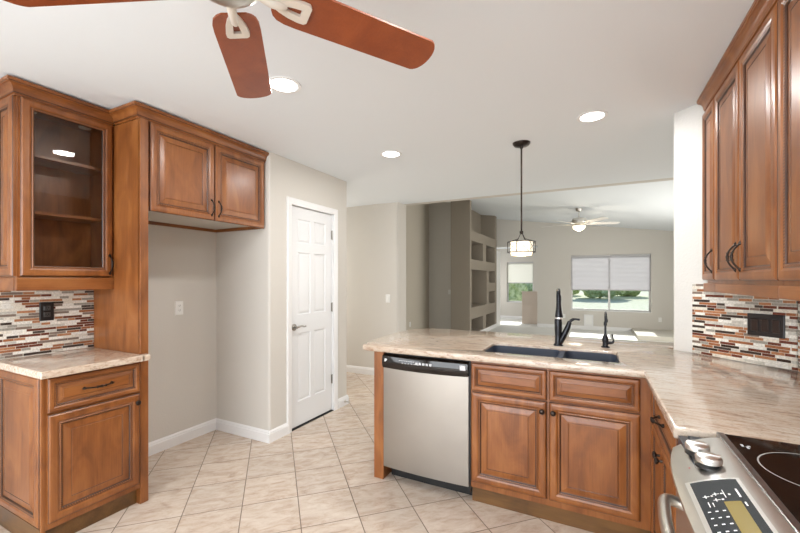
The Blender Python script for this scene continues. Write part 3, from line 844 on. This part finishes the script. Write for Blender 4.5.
# sink
t = thing('kitchen_sink', 'black double-bowl undermount sink in the peninsula', 'sink', (-.26, 2.58, .66))
def bowl(x0, x1, y0, y1, name, depth=.205):
    bm = B(); zt = .898
    o = fillet([(x0, y0), (x1, y0), (x1, y1), (x0, y1)], (0, 1, 2, 3), .05)
    cx, cy = (x0 + x1) / 2, (y0 + y1) / 2
    def ring(s, z): return [bm.verts.new((cx + (x - cx) * s, cy + (y - cy) * s, z)) for x, y in o]
    inn = [ring(1, zt), ring(.985, zt - .02), ring(.965, zt - depth + .02), ring(.90, zt - depth), ring(.12, zt - depth - .004)]
    out = [ring(1.008, zt), ring(1.008, zt - depth - .012)]
    m = len(o)
    for a, b in list(zip(inn, inn[1:])) + [(out[0], out[1]), (inn[0], out[0])]:
        for k_ in range(m): bm.faces.new((a[k_], a[(k_ + 1) % m], b[(k_ + 1) % m], b[k_]))
    bm.faces.new(inn[-1]); bm.faces.new(out[1])
    bo = obj(name, bm, SINKM, t, smooth=50)
    bm = B(); lathe(bm, (cx, cy, zt - depth - .003), [(.045, 0), (.045, .003), (.036, .004), (.030, -.001), (.0, -.001)]); obj('drain', bm, NICKEL, bo, smooth=40)
bowl(-.641, -.205, 2.406, 2.751, 'bowl'); bowl(-.173, .118, 2.406, 2.751, 'bowl')
bm = B(); box(bm, -.2075, -.1705, 2.41, 2.748, .80, .897, .006); obj('divider', bm, SINKM, t)
# kitchen faucet
fx, fy = -.223, 2.835
t = thing('kitchen_faucet', 'tall black pull-down faucet behind the sink', 'faucet', (fx, fy, .914))
bm = B(); lathe(bm, (fx, fy, .914), [(.031, 0), (.031, .006), (.026, .012), (.0225, .02), (.0215, .08), (.024, .12), (.0245, .17), (.021, .19), (.016, .20)])
obj('body', bm, BLACKM, t, smooth=40)
bm = B(); pth = bez([(fx, fy, 1.10), (fx, fy, 1.22), (fx + .001, fy - .015, 1.268), (fx + .004, fy - .05, 1.292), (fx + .008, fy - .085, 1.282), (fx + .011, fy - .108, 1.245)], 8)
tube(bm, pth, .0135, 14); obj('spout', bm, BLACKM, t, smooth=40)
bm = B(); hx, hy = fx + .011, fy - .108
tube(bm, [(hx, hy, 1.262), (hx + .001, hy - .004, 1.235), (hx + .001, hy - .008, 1.205), (hx + .002, hy - .012, 1.17), (hx + .003, hy - .018, 1.125), (hx + .003, hy - .019, 1.118)], [.0155, .0165, .0155, .019, .0245, .0225], 18)
sp = obj('spray_head', bm, BLACKM, t, smooth=40)
bm = B(); tube(bm, [(hx + .003, hy - .0185, 1.117), (hx + .003, hy - .0195, 1.108)], .0225, 18); obj('spray_ring', bm, CHROME, sp, smooth=40, label='pale ring at the spray end')
bm = B()
tube(bm, [(fx + .012, fy, .935), (fx + .035, fy, .985), (fx + .065, fy - .002, 1.055)], [.018, .020, .0165], 16)
tube(bm, bez([(fx + .062, fy - .002, 1.05), (fx + .075, fy - .004, 1.083), (fx + .10, fy - .008, 1.10), (fx + .135, fy - .012, 1.098)], 6), [.015] * 6 + [.010] * 6 + [.007] * 6 + [.006], 12)
obj('lever_handle', bm, BLACKM, t, smooth=40)
# filtered-water tap
fx, fy = .063, 2.90
t = thing('water_tap', 'small thin black filtered-water tap at the right of the sink', 'faucet', (fx, fy, .914))
bm = B(); lathe(bm, (fx, fy, .914), [(.026, 0), (.026, .005), (.018, .011), (.017, .03), (.020, .045), (.018, .065), (.012, .080), (.008, .090)])
obj('body', bm, BLACKM, t, smooth=40)
bm = B()
tube(bm, bez([(fx, fy, .99), (fx, fy, 1.08), (fx, fy - .012, 1.135), (fx + .001, fy - .04, 1.15), (fx + .003, fy - .065, 1.125), (fx + .004, fy - .072, 1.10)], 6), .0065, 12)
tube(bm, [(fx, fy, 1.06), (fx, fy, 1.085)], .010, 12)
tube(bm, [(fx + .004, fy - .0715, 1.108), (fx + .004, fy - .073, 1.088)], .009, 12)
obj('spout', bm, BLACKM, t, smooth=40)
bm = B(); tube(bm, [(fx + .012, fy, .945), (fx + .042, fy, .947)], [.011, .009], 12)
tube(bm, bez([(fx + .040, fy, .945), (fx + .047, fy, .962), (fx + .043, fy, .985), (fx + .039, fy - .002, 1.005)], 5), [.008] * 5 + [.005] * 11, 10)
obj('lever_handle', bm, BLACKM, t, smooth=40)

# ------------------------------------------------------------------ RIGHT BASE CABINET
t = thing('base_cabinet', 'maple base cabinet between sink corner and range', 'cabinet', (.55, 1.85, 0))
RX = .262
bm = B(); box(bm, RX, RX + .02, 1.43, 2.285, .10, .876); box(bm, RX + .02, .89, 1.43, 1.448, .0, .876); box(bm, RX + .02, .56, 1.448, 1.47, .1, .12)
box(bm, RX - .012, RX, 2.20, 2.289, .10, .876); box(bm, RX - .012, RX, 1.435, 1.575, .10, .876)
obj('body', bm, WOOD, t)
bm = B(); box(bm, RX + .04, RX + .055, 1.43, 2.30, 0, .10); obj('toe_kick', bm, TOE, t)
T = fr('x-', RX)
d = panel_door(t, 'x-', RX, 1.585, 2.185, .694, .860, .62, 'drawer_front', [WOODH, GLAZE, ROPE]); pull(d, T, 1.885, .785, .11, False)
d = panel_door(t, 'x-', RX, 1.585, 1.883, .140, .684, .8); knob(d, T, 1.856, .632)
d = panel_door(t, 'x-', RX, 1.887, 2.185, .140, .684, .8); knob(d, T, 1.914, .632)

# ------------------------------------------------------------------ RANGE
ry0, ry1 = .662, 1.422
t = thing('slide_in_range', 'stainless slide-in range with black glass cooktop', 'range', (.55, 1.02, 0))
bm = B(); box(bm, .25, .885, ry0, ry1, .05, .896); box(bm, .226, .25, ry0, ry1, .79, .893); obj('body', bm, simple('range_side', (.015, .025, .04), .3), t)
bm = B(); box(bm, .334, .889, ry0 - .002, ry1 + .002, .897, .9175, .003); ck = obj('cooktop', bm, BLACKG, t, label='black glass cooktop')
bm = B(); box(bm, .318, .336, ry0 - .003, ry1 + .003, .893, .9195, .003); obj('front_trim', bm, simple('steel_trim', (.34, .33, .33), .3, 1), ck)
def annulus(cx, cy, r0, r1, z=.9178, seg=56):
    bm = B(); a = []; b = []
    for i in range(seg):
        c, s = math.cos(2 * PI * i / seg), math.sin(2 * PI * i / seg)
        a.append(bm.verts.new((cx + r0 * c, cy + r0 * s, z))); b.append(bm.verts.new((cx + r1 * c, cy + r1 * s, z)))
    for i in range(seg): bm.faces.new((a[i], b[i], b[(i + 1) % seg], a[(i + 1) % seg]))
    return bm
for cx, cy, r in ((.475, 1.225, .115), (.475, .82, .09), (.74, 1.225, .09), (.74, .82, .115)):
    obj('burner_ring', annulus(cx, cy, r, r + .0035), simple('burner_grey_%d' % int(cx * 1000 + cy * 100), (.38, .38, .37), .4), ck)
bm = B()
for i, (dx, dy, w_) in enumerate(((.352, 1.335, .016), (.366, 1.338, .008), (.361, 1.325, .014))): box(bm, dx, dx + .006, dy, dy + w_, .9177, .9181)
obj('burner_mark', bm, GREYP, ck)
# bowed control panel
def front_x(y):                                   # outer edge of the panel
    s = (y - (ry0 + ry1) / 2) / ((ry1 - ry0) / 2)
    return .174 + .044 * abs(s) ** 2.6
def panel_z(x, y):
    fx_ = front_x(y); s = (x - fx_) / (.318 - fx_)
    return .868 + (.9165 - .868) * (1 - (1 - max(0, min(1, s))) ** 1.7)
bm = B(); rg = []; ny = 28
for i in range(ny + 1):
    y = ry0 + .035 + (ry1 - ry0 - .075) * i / ny
    fx_ = front_x(y); row = []
    row.append((.30, y, .80)); row.append((fx_ + .034, y, .80)); row.append((fx_ + .012, y, .848)); row.append((fx_ - .001, y, .862))
    for s in (0, .08, .2, .35, .5, .65, .8, .92, 1): row.append((fx_ + (.318 - fx_) * s, y, panel_z(fx_ + (.318 - fx_) * s, y)))
    rg.append([bm.verts.new(p) for p in row])
for a, b in zip(rg, rg[1:]):
    for j in range(len(a) - 1): bm.faces.new((a[j], a[j + 1], b[j + 1], b[j]))
bm.faces.new(rg[0]); bm.faces.new(rg[-1][::-1])
cpn = obj('control_panel', bm, STEELY, t, smooth=40, label='bowed stainless control panel')
def on_panel(name, pts, mat, parent, h=.0012, label=None, sub=8):
    """flat patch following the panel surface: pts is (x0,x1,y0,y1)"""
    x0, x1, y0, y1 = pts; bm = B(); g = []
    for i in range(sub + 1):
        y = y0 + (y1 - y0) * i / sub
        g.append([bm.verts.new((x0 + (x1 - x0) * j / sub, y, panel_z(x0 + (x1 - x0) * j / sub, y) + h)) for j in range(sub + 1)])
    for a, b in zip(g, g[1:]):
        for j in range(sub): bm.faces.new((a[j], a[j + 1], b[j + 1], b[j]))
    return obj(name, bm, mat, parent, smooth=50, label=label)
bez_ = on_panel('touch_bezel', (.192, .292, .72, 1.128), CHROME, cpn, .0008)
tp = on_panel('touch_panel', (.200, .284, .728, 1.118), simple('touch_black', (.025, .03, .035), .15), cpn, .0020, 'dark touch control area')
on_panel('display', (.240, .268, .80, 1.020), LCD, tp, .0030, 'amber display window')
bm = B()
def mark(x, y, w_, h_): 
    z = panel_z(x, y) + .0030
    bm.faces.new([bm.verts.new((a, b, panel_z(a, b) + .0030)) for a, b in ((x, y), (x + w_, y), (x + w_, y + h_), (x, y + h_))])
for cx, cy in ((.214, 1.045), (.232, 1.052), (.229, 1.028)):
    mark(cx - .004, cy, .012, .0022); mark(cx, cy - .005, .0022, .012); mark(cx + .010, cy - .001, .004, .005)
mark(.247, 1.035, .0016, .034); mark(.254, 1.045, .004, .006); mark(.270, 1.035, .0035, .036); mark(.272, 1.0, .003, .016)
for r_ in range(3):
    for c_ in range(5): mark(.207 + .012 * r_ + .0, .985 - c_ * .023, .005, .004)
for c_ in range(4): mark(.203 + c_ * .0035, .855, .0014, .035)
mark(.214, 1.004, .0016, .020); mark(.221, 1.004, .0016, .016)
obj('touch_marks', bm, WHITEG, tp)
on_panel('stop_mark', (.216, .222, .835, .862), REDP, tp, .0031, 'red stop mark', 2)
on_panel('indicator_light', (.2125, .2155, 1.197, 1.202), REDP, cpn, .001, 'small red light', 2)
for i, (kx, ky) in enumerate(((.246, 1.282), (.252, 1.196))):
    kz = panel_z(kx, ky)
    bm = B(); lathe(bm, (kx, ky, kz - .002), [(.028, 0), (.028, .005), (.022, .008), (.020, .012)]); kb = obj('knob_base', bm, BLACKP, cpn, smooth=40)
    bm = B(); lathe(bm, (kx, ky, kz + .008), [(.021, 0), (.0265, .003), (.028, .012), (.026, .017), (.020, .020), (.0, .0205)])
    box(bm, kx - .024, kx + .024, ky - .0045, ky + .0045, kz + .022, kz + .0315, .003)
    obj('control_knob', bm, CHROME, cpn, smooth=40, label='chrome burner knob')
# vents, oven door, handle
bm = B(); box(bm, .218, .25, ry0 + .01, ry1 - .01, .27, .785, .006); od = obj('oven_door', bm, STEELY, t, label='stainless oven door')
bm = B(); box(bm, .215, .2185, ry0 + .12, ry1 - .12, .36, .66, .002); obj('oven_window', bm, BLACKG, od)
bm = B(); box(bm, .218, .25, ry0 + .01, ry1 - .01, .06, .26, .006); obj('storage_drawer', bm, STEELY, t)
bm = B()
hp = [(.222, 1.270, .755), (.195, 1.270, .762), (.176, 1.260, .768), (.166, 1.235, .772), (.160, 1.19, .775), (.154, 1.12, .777), (.152, 1.042, .778), (.154, .96, .777), (.160, .88, .775), (.166, .85, .772), (.176, .826, .768), (.195, .815, .762), (.222, .814, .755)]
tube(bm, bez(hp, 6), .0145, 16); obj('oven_handle', bm, NICKEL, od, smooth=50, label='curved brushed handle')

# ------------------------------------------------------------------ RIGHT WALL CABINETS
UX = .592
def wallcab(label, poly, y0, y1, doors, ends=False):
    t = thing('wall_cabinet', label, 'cabinet', (.74, (y0 + y1) / 2, 1.345), 'tall wall cabinets above the right counter')
    bm = B(); prism(bm, poly, 1.345, 2.36); obj('body', bm, WOOD, t)
    T = fr('x-', UX)
    for a, b, hu in doors:
        d = panel_door(t, 'x-', UX, a, b, 1.362, 2.352, .9 if b - a < .33 else 1); pull(d, T, hu, 1.468, .115)
    bm = B(); p = [(UX, y1), (UX, y0)]
    pr = crown_prof(2.437)
    sweep(bm, p[::-1], [(-o, z) for o, z in pr][::-1]); obj('crown_molding', bm, [WOODH, GLAZE], t)
    bm = B(); box(bm, UX - .014, UX + .014, y0 + .0003, y1 - .0003, 1.298, 1.345, .002); obj('light_rail', bm, WOODH, t)
    return t
wallcab('narrow single-door maple wall cabinet next to the white corner wall', [(UX, 2.612), (.84, 2.612), (UX + .006, 2.862)], 2.612, 2.862 + .0, [(2.618, 2.872, 2.642)])
wallcab('two-door maple wall cabinet between the narrow one and the cropped one', [(UX, 1.814), (.889, 1.814), (.889, 2.562), (.841, 2.611), (UX, 2.611)], 1.814, 2.611, [(2.218, 2.607, 2.246), (1.819, 2.212, 2.184)])
wallcab('maple wall cabinet at the right edge, nearest the range', [(UX, 1.02), (.889, 1.02), (.889, 1.813), (UX, 1.813)], 1.02, 1.813, [(1.420, 1.809, 1.448), (1.025, 1.414, 1.386)])

# ------------------------------------------------------------------ outlets and switches
def plate(name, label, cat, face, plane, u, v, mat=WHITEP, kind='outlet', w_=.07, h_=.115, gangs=1, group=None, inner=None):
    T = fr(face, plane) if isinstance(face, str) else face
    t = thing(name, label, cat, T(u, v - h_ / 2, 0), group)
    bm = B(); W = w_ + (gangs - 1) * .046
    rings(bm, T, u - W / 2, u + W / 2, v - h_ / 2, v + h_ / 2, [(0, 0, 0), (.0015, .005, 0), (.004, .0065, 0)], back=1); obj('cover_plate', bm, mat, t)
    for g in range(gangs):
        uc = u + (g - (gangs - 1) / 2) * .046
        if kind == 'outlet':
            for s in (-1, 1):
                bm = B(); rings(bm, T, uc - .0165, uc + .0165, v + s * .0195 - .014, v + s * .0195 + .014, [(0, .006, 0), (.002, .009, 0)])
                soc = obj('socket', bm, inner or mat, t)
                bm = B()
                for q in (-.006, .006): rings(bm, T, uc + q - .0014, uc + q + .0014, v + s * .0195 - .002, v + s * .0195 + .007, [(0, .0088, 0), (0, .0094, 0)])
                rings(bm, T, uc - .002, uc + .002, v + s * .0195 - .009, v + s * .0195 - .005, [(0, .0088, 0), (0, .0094, 0)])
                obj('socket_slots', bm, GAPSHADE, soc)
        else:
            bm = B(); rings(bm, T, uc - .0165, uc + .0165, v - .033, v + .033, [(0, .006, 0), (.001, .0085, 0), (.003, .0105, 0)])
            obj('rocker', bm, inner or mat, t)
    return t
DARKPL = simple('bronze_plate', (.018, .014, .014), .35)
DARKIN = simple('brown_rocker', (.03, .016, .012), .3)
plate('wall_outlet', 'white outlet on the back wall of the refrigerator alcove', 'outlet', 'x+', WX, 2.012, 1.13)
plate('wall_outlet', 'black outlet on the mosaic under the glass-door cabinet', 'outlet', 'x+', -2.991, 1.112, 1.172, BLACKP, inner=simple('outlet_face', (.05, .05, .05), .3))
plate('light_switch', 'white light switch on the hall wall past the pantry', 'switch', 'y-', 4.72, -2.587, 1.10, kind='rocker')
Td = lambda s, v, n: Vector((dpt(-s, .009 + n)[0], dpt(-s, .009 + n)[1], v))
plate('outlet_switch_plate', 'wide black three-gang plate on the diagonal mosaic wall', 'switch', Td, None, -.512, 1.126, DARKPL, kind='rocker', gangs=3, h_=.118, inner=DARKIN)
plate('wall_outlet', 'white outlet low on the shade-toned beige wall left of the niches', 'outlet', 'x+', -3.75, 7.88, .345)
plate('light_switch', 'white switch on the taupe wall left of the niche wall', 'switch', 'y-', 9.0, -3.20, 1.06, kind='rocker')
plate('wall_outlet', 'white outlet low on the far wall right of the wide window', 'outlet', 'y-', FY, 1.478, .345)
plate('wall_outlet', 'white outlet low on the far wall left of the wide window', 'outlet', 'y-', FY, -.77, .345)
# pet door
t = thing('pet_door', 'white square pet door low on the far wall', 'pet door', (-.15, FY, .075))
bm = B(); T = fr('y-', FY); rings(bm, T, -.265, -.035, .105, .41, [(0, 0, 0), (0, .02, 0), (.028, .02, 0), (.03, .012, 0)], back=1); obj('frame', bm, TRIM, t)
bm = B(); rings(bm, T, -.225, -.075, .145, .37, [(0, .012, 0), (.004, .016, 0)]); obj('flap', bm, WHITEP, t)
# small sensor and doorstop
bm = B(); lathe(bm, (-2.417, 3.44, .045), [(.016, 0), (.016, .004), (.006, .006), (.006, .05), (.009, .052), (.009, .062), (.0, .063)], axis='x', seg=14)
solo('door_stop', bm, NICKEL, 'small metal door stop on the baseboard right of the pantry door', 'door stop', smooth=40)

# ------------------------------------------------------------------ lamps
def can(x, y, label):
    t = thing('recessed_light', label, 'ceiling light', (x, y, CZ), 'recessed ceiling lights')
    bm = B(); lathe(bm, (x, y, CZ), [(.092, 0), (.092, -.004), (.080, -.006), (.072, -.003), (.072, .0)], seg=36); obj('trim_ring', bm, TRIM, t, smooth=40)
    bm = B(); lathe(bm, (x, y, CZ), [(.071, -.0005), (.071, -.003), (.0, -.0045)], seg=36); obj('lens', bm, BULB, t, smooth=40)
    l = light('recessed_lamp', 'AREA', (x, y, CZ - .012), 11, .14, direction=(0, 0, -1), color=(1, .985, .96), shape='DISK')
    return t
can(-1.529, 1.596, 'recessed light nearest the ceiling fan blades')
can(-1.553, 2.888, 'recessed light over the floor in front of the pantry door')
can(-.016, 2.823, 'recessed light over the right side of the sink')
can(-.016, 1.0, 'added unseen recessed light over the floor in front of the range'); can(-1.54, -.9, 'added recessed light behind the camera on the left'); can(-.016, -.9, 'added recessed light behind the camera on the right')  # these three are added out of view for their light

# pendant
px_, py_ = -.514, 3.12
t = thing('pendant_lamp', 'bronze pendant lamp with glowing drum shade over the peninsula', 'lamp', (px_, py_, CZ))
bm = B(); lathe(bm, (px_, py_, CZ), [(.068, 0), (.066, -.010), (.055, -.022), (.014, -.028), (.010, -.045)]); obj('canopy', bm, BRONZE, t, smooth=40)
bm = B(); tube(bm, [(px_, py_, CZ - .04), (px_, py_, 1.735)], .0065, 12); obj('rod', bm, BRONZE, t, smooth=40)
bm = B()
lathe(bm, (px_, py_, 1.735), [(.014, .012), (.014, -.004), (.006, -.012)], seg=16)
for k_ in range(4):
    a = PI / 4 + k_ * PI / 2 + .2
    tube(bm, [(px_ + .008 * math.cos(a), py_ + .008 * math.sin(a), 1.73), (px_ + .035 * math.cos(a), py_ + .035 * math.sin(a), 1.685), (px_ + .104 * math.cos(a), py_ + .104 * math.sin(a), 1.664)], .0028, 8)
for z in (1.662, 1.581):
    rp = [(px_ + .106 * math.cos(q * PI / 18), py_ + .106 * math.sin(q * PI / 18), z) for q in range(37)]
    tube(bm, rp, .0030, 8)
for k_ in range(6):
    a = k_ * PI / 3 + .35
    tube(bm, [(px_ + .106 * math.cos(a), py_ + .106 * math.sin(a), 1.662), (px_ + .106 * math.cos(a), py_ + .106 * math.sin(a), 1.581)], .0026, 8)
    a2 = a + PI / 3
    tube(bm, [(px_ + .088 * math.cos(a + (a2 - a) * s), py_ + .088 * math.sin(a + (a2 - a) * s), 1.66 - .078 * s) for s in [i / 5 for i in range(6)]], .0016, 6)
    tube(bm, [(px_ + .088 * math.cos(a + (a2 - a) * s), py_ + .088 * math.sin(a + (a2 - a) * s), 1.60 + .05 * s) for s in [i / 5 for i in range(6)]], .0014, 6)
obj('frame', bm, BRONZE, t, smooth=50, label='bronze wire cage')
bm = B(); lathe(bm, (px_, py_, 1.664), [(.030, .0), (.082, -.002), (.083, -.012), (.083, -.092), (.080, -.096)], seg=36); obj('lamp_shade', bm, SHADEG, t, smooth=40, label='cream mica drum shade')
bm = B(); lathe(bm, (px_, py_, 1.566), [(.079, 0), (.078, -.010), (.0, -.014)], seg=36); obj('diffuser', bm, SHADEB, t, smooth=40)
light('pendant_bulb', 'POINT', (px_, py_, 1.53), 3, .04, color=(1, .85, .62))

# ceiling fans
def fan(label, cx, cy, zc, zb, R_, ang0, wmat, n=5, bw=.135, bowl=True, hubr=.10, root=.17):
    t = thing('ceiling_fan', label, 'ceiling fan', (cx, cy, zc))
    bm = B(); lathe(bm, (cx, cy, zc), [(.065, .03), (.065, -.02), (.050, -.055), (.018, -.065)]); obj('canopy', bm, NICKEL, t, smooth=40)
    bm = B(); tube(bm, [(cx, cy, zc - .05), (cx, cy, zb + .06)], .012, 12); obj('downrod', bm, NICKEL, t, smooth=40)
    bm = B(); lathe(bm, (cx, cy, zb), [(.03, .13), (hubr, .105), (hubr + .012, .07), (hubr + .012, .02), (hubr, .0), (hubr * .8, -.018), (.05, -.03)]); obj('motor', bm, NICKEL, t, smooth=40)
    for k_ in range(n):
        a = math.radians(ang0 + 360 / n * k_); ca, sa = math.cos(a), math.sin(a)
        def P(r, s, z, ca=ca, sa=sa): return (cx + r * ca - s * sa, cy + r * sa + s * ca, z)
        # blade outline
        half = bw / 2; o = []
        for r_, s_ in [(root, -half * .50), (root + .008, -half * .72), (root + .022, -half * .88), (root + .045, -half * .97), (root + .08, -half)]: o.append((r_, s_))
        o += [(R_ - .035, -half * 1.0)] + [(R_ - .035 + .035 * math.cos(q), half * math.sin(q) * (1 if abs(math.sin(q)) > .99 else .97)) for q in [(-75 + 15 * i) * PI / 180 for i in range(11)]] + [(R_ - .035, half)]
        o += [(root + .08, half), (root + .045, half * .97), (root + .022, half * .88), (root + .008, half * .72), (root, half * .50)]
        tilt = math.radians(-11)
        bm = B(); lo = []; hi = []
        for r_, s_ in o:
            lo.append(bm.verts.new(P(r_, s_ * math.cos(tilt), zb + s_ * math.sin(tilt) - .003)))
            hi.append(bm.verts.new(P(r_, s_ * math.cos(tilt), zb + s_ * math.sin(tilt) + .003)))
        bm.faces.new(lo[::-1]); bm.faces.new(hi)
        for i in range(len(o)): bm.faces.new((lo[i], lo[(i + 1) % len(o)], hi[(i + 1) % len(o)], hi[i]))
        bl = obj('blade', bm, wmat, t)
        # blade iron: an open shield plate and an arm
        bm = B(); q0 = root + .005
        ou = [(q0 - .012, -.010), (q0 + .012, -.026), (q0 + .04, -.037), (q0 + .07, -.043), (q0 + .088, -.042), (q0 + .095, -.033), (q0 + .095, .033), (q0 + .088, .042), (q0 + .07, .043), (q0 + .04, .037), (q0 + .012, .026), (q0 - .012, .010)]
        inn = [(q0 + .030, -.004), (q0 + .032, -.007), (q0 + .042, -.009), (q0 + .060, -.011), (q0 + .070, -.012), (q0 + .072, -.010), (q0 + .072, .010), (q0 + .070, .012), (q0 + .060, .011), (q0 + .042, .009), (q0 + .032, .007), (q0 + .030, .004)]
        ou = [(a_, b_ * .80) for a_, b_ in ou]
        def V(q, dz): return bm.verts.new(P(q[0], q[1] * math.cos(tilt), zb + q[1] * math.sin(tilt) + dz))
        A, Bq, A2, B2 = [V(q, -.012) for q in ou], [V(q, -.012) for q in inn], [V(q, -.0035) for q in ou], [V(q, -.0035) for q in inn]
        m_ = len(ou)
        for i in range(m_):
            j = (i + 1) % m_
            bm.faces.new((A[i], A[j], Bq[j], Bq[i])); bm.faces.new((A[i], A[j], A2[j], A2[i])); bm.faces.new((Bq[i], Bq[j], B2[j], B2[i]))
        tube(bm, [P(hubr * .8, 0, zb + .0), P(hubr + .02, 0, zb - .012), P(root + .02, 0, zb - .012), P(root + .034, 0, zb - .009)], [.014, .013, .012, .008], 10)
        obj('blade_bracket', bm, CREAMN, bl, smooth=40, label='nickel blade bracket')
    if bowl:
        bm = B(); lathe(bm, (cx, cy, zb - .02), [(.085, .0), (.095, -.01), (.10, -.03)]); obj('light_collar', bm, NICKEL, t, smooth=40)
        bm = B(); lathe(bm, (cx, cy, zb - .045), [(.12, .0), (.128, -.015), (.118, -.05), (.085, -.085), (.035, -.105), (.0, -.11)]); obj('glass_bowl', bm, FANGL, t, smooth=40, label='glowing glass bowl')
    return t
fan('ceiling fan with cherry blades close above the camera side of the kitchen', -.855, .68, CZ, 2.14, .655, 59.0, FANWOOD, bw=.138, bowl=False, hubr=.095, root=.125)
fcx, fcy = -.297, 8.9
fan('pale bladed ceiling fan with lit bowl in the living room', fcx, fcy, VZ(fcx) - .01, 2.545, .80, 20, PALEBL, bw=.14, bowl=True, hubr=.13, root=.22)
light('living_fan_bulb', 'POINT', (fcx, fcy, 2.36), 14, .1, color=(1, .85, .65))

# ------------------------------------------------------------------ outdoors, seen through the windows
bm = B(); box(bm, -60, 60, 14.1, 90, -.25, -.15); box(bm, -1.2, 60, 12.0, 14.1, -.25, -.15); struct('ground_yard', bm, LAWN, 'pale lawn outside the living room windows')
bm = B(); box(bm, -40, 50, 62, 62.3, -.15, 1.9); struct('garden_wall', bm, GREYGR, 'block wall at the end of the yard')
def bush(x, y, r, h, label, seed):
    rnd = random.Random(seed); bm = B()
    for i in range(9):
        a = rnd.random() * 2 * PI; q = r * .55 * rnd.random()
        mt = Matrix.Translation((x + q * math.cos(a), y + q * math.sin(a), h * (.25 + .5 * rnd.random()))) @ Matrix.Diagonal((r * .62, r * .62, h * .34, 1))
        rr = bmesh.ops.create_icosphere(bm, subdivisions=3, radius=1, matrix=mt)
        for v_ in rr['verts']: v_.co += Vector((rnd.uniform(-1, 1), rnd.uniform(-1, 1), rnd.uniform(-1, 1))) * .09 * r
    zl = min(v_.co.z for v_ in bm.verts) + .12
    for v_ in bm.verts: v_.co.z = max(v_.co.z - zl - .15, -.15)
    return solo('garden_bush', bm, LEAF, label, 'bush', 'bushes at the back of the yard')
for i in range(9):
    bush(-10.8 + i * 2.7, 35 + (i % 2) * 5.5, 2.05, 2.9 + random.random() * .8, 'green bush in a row at the back of the lawn', i)
bush(-3.9, 19, 1.0, 2.1, 'leafy green bush outside the small window', 77)
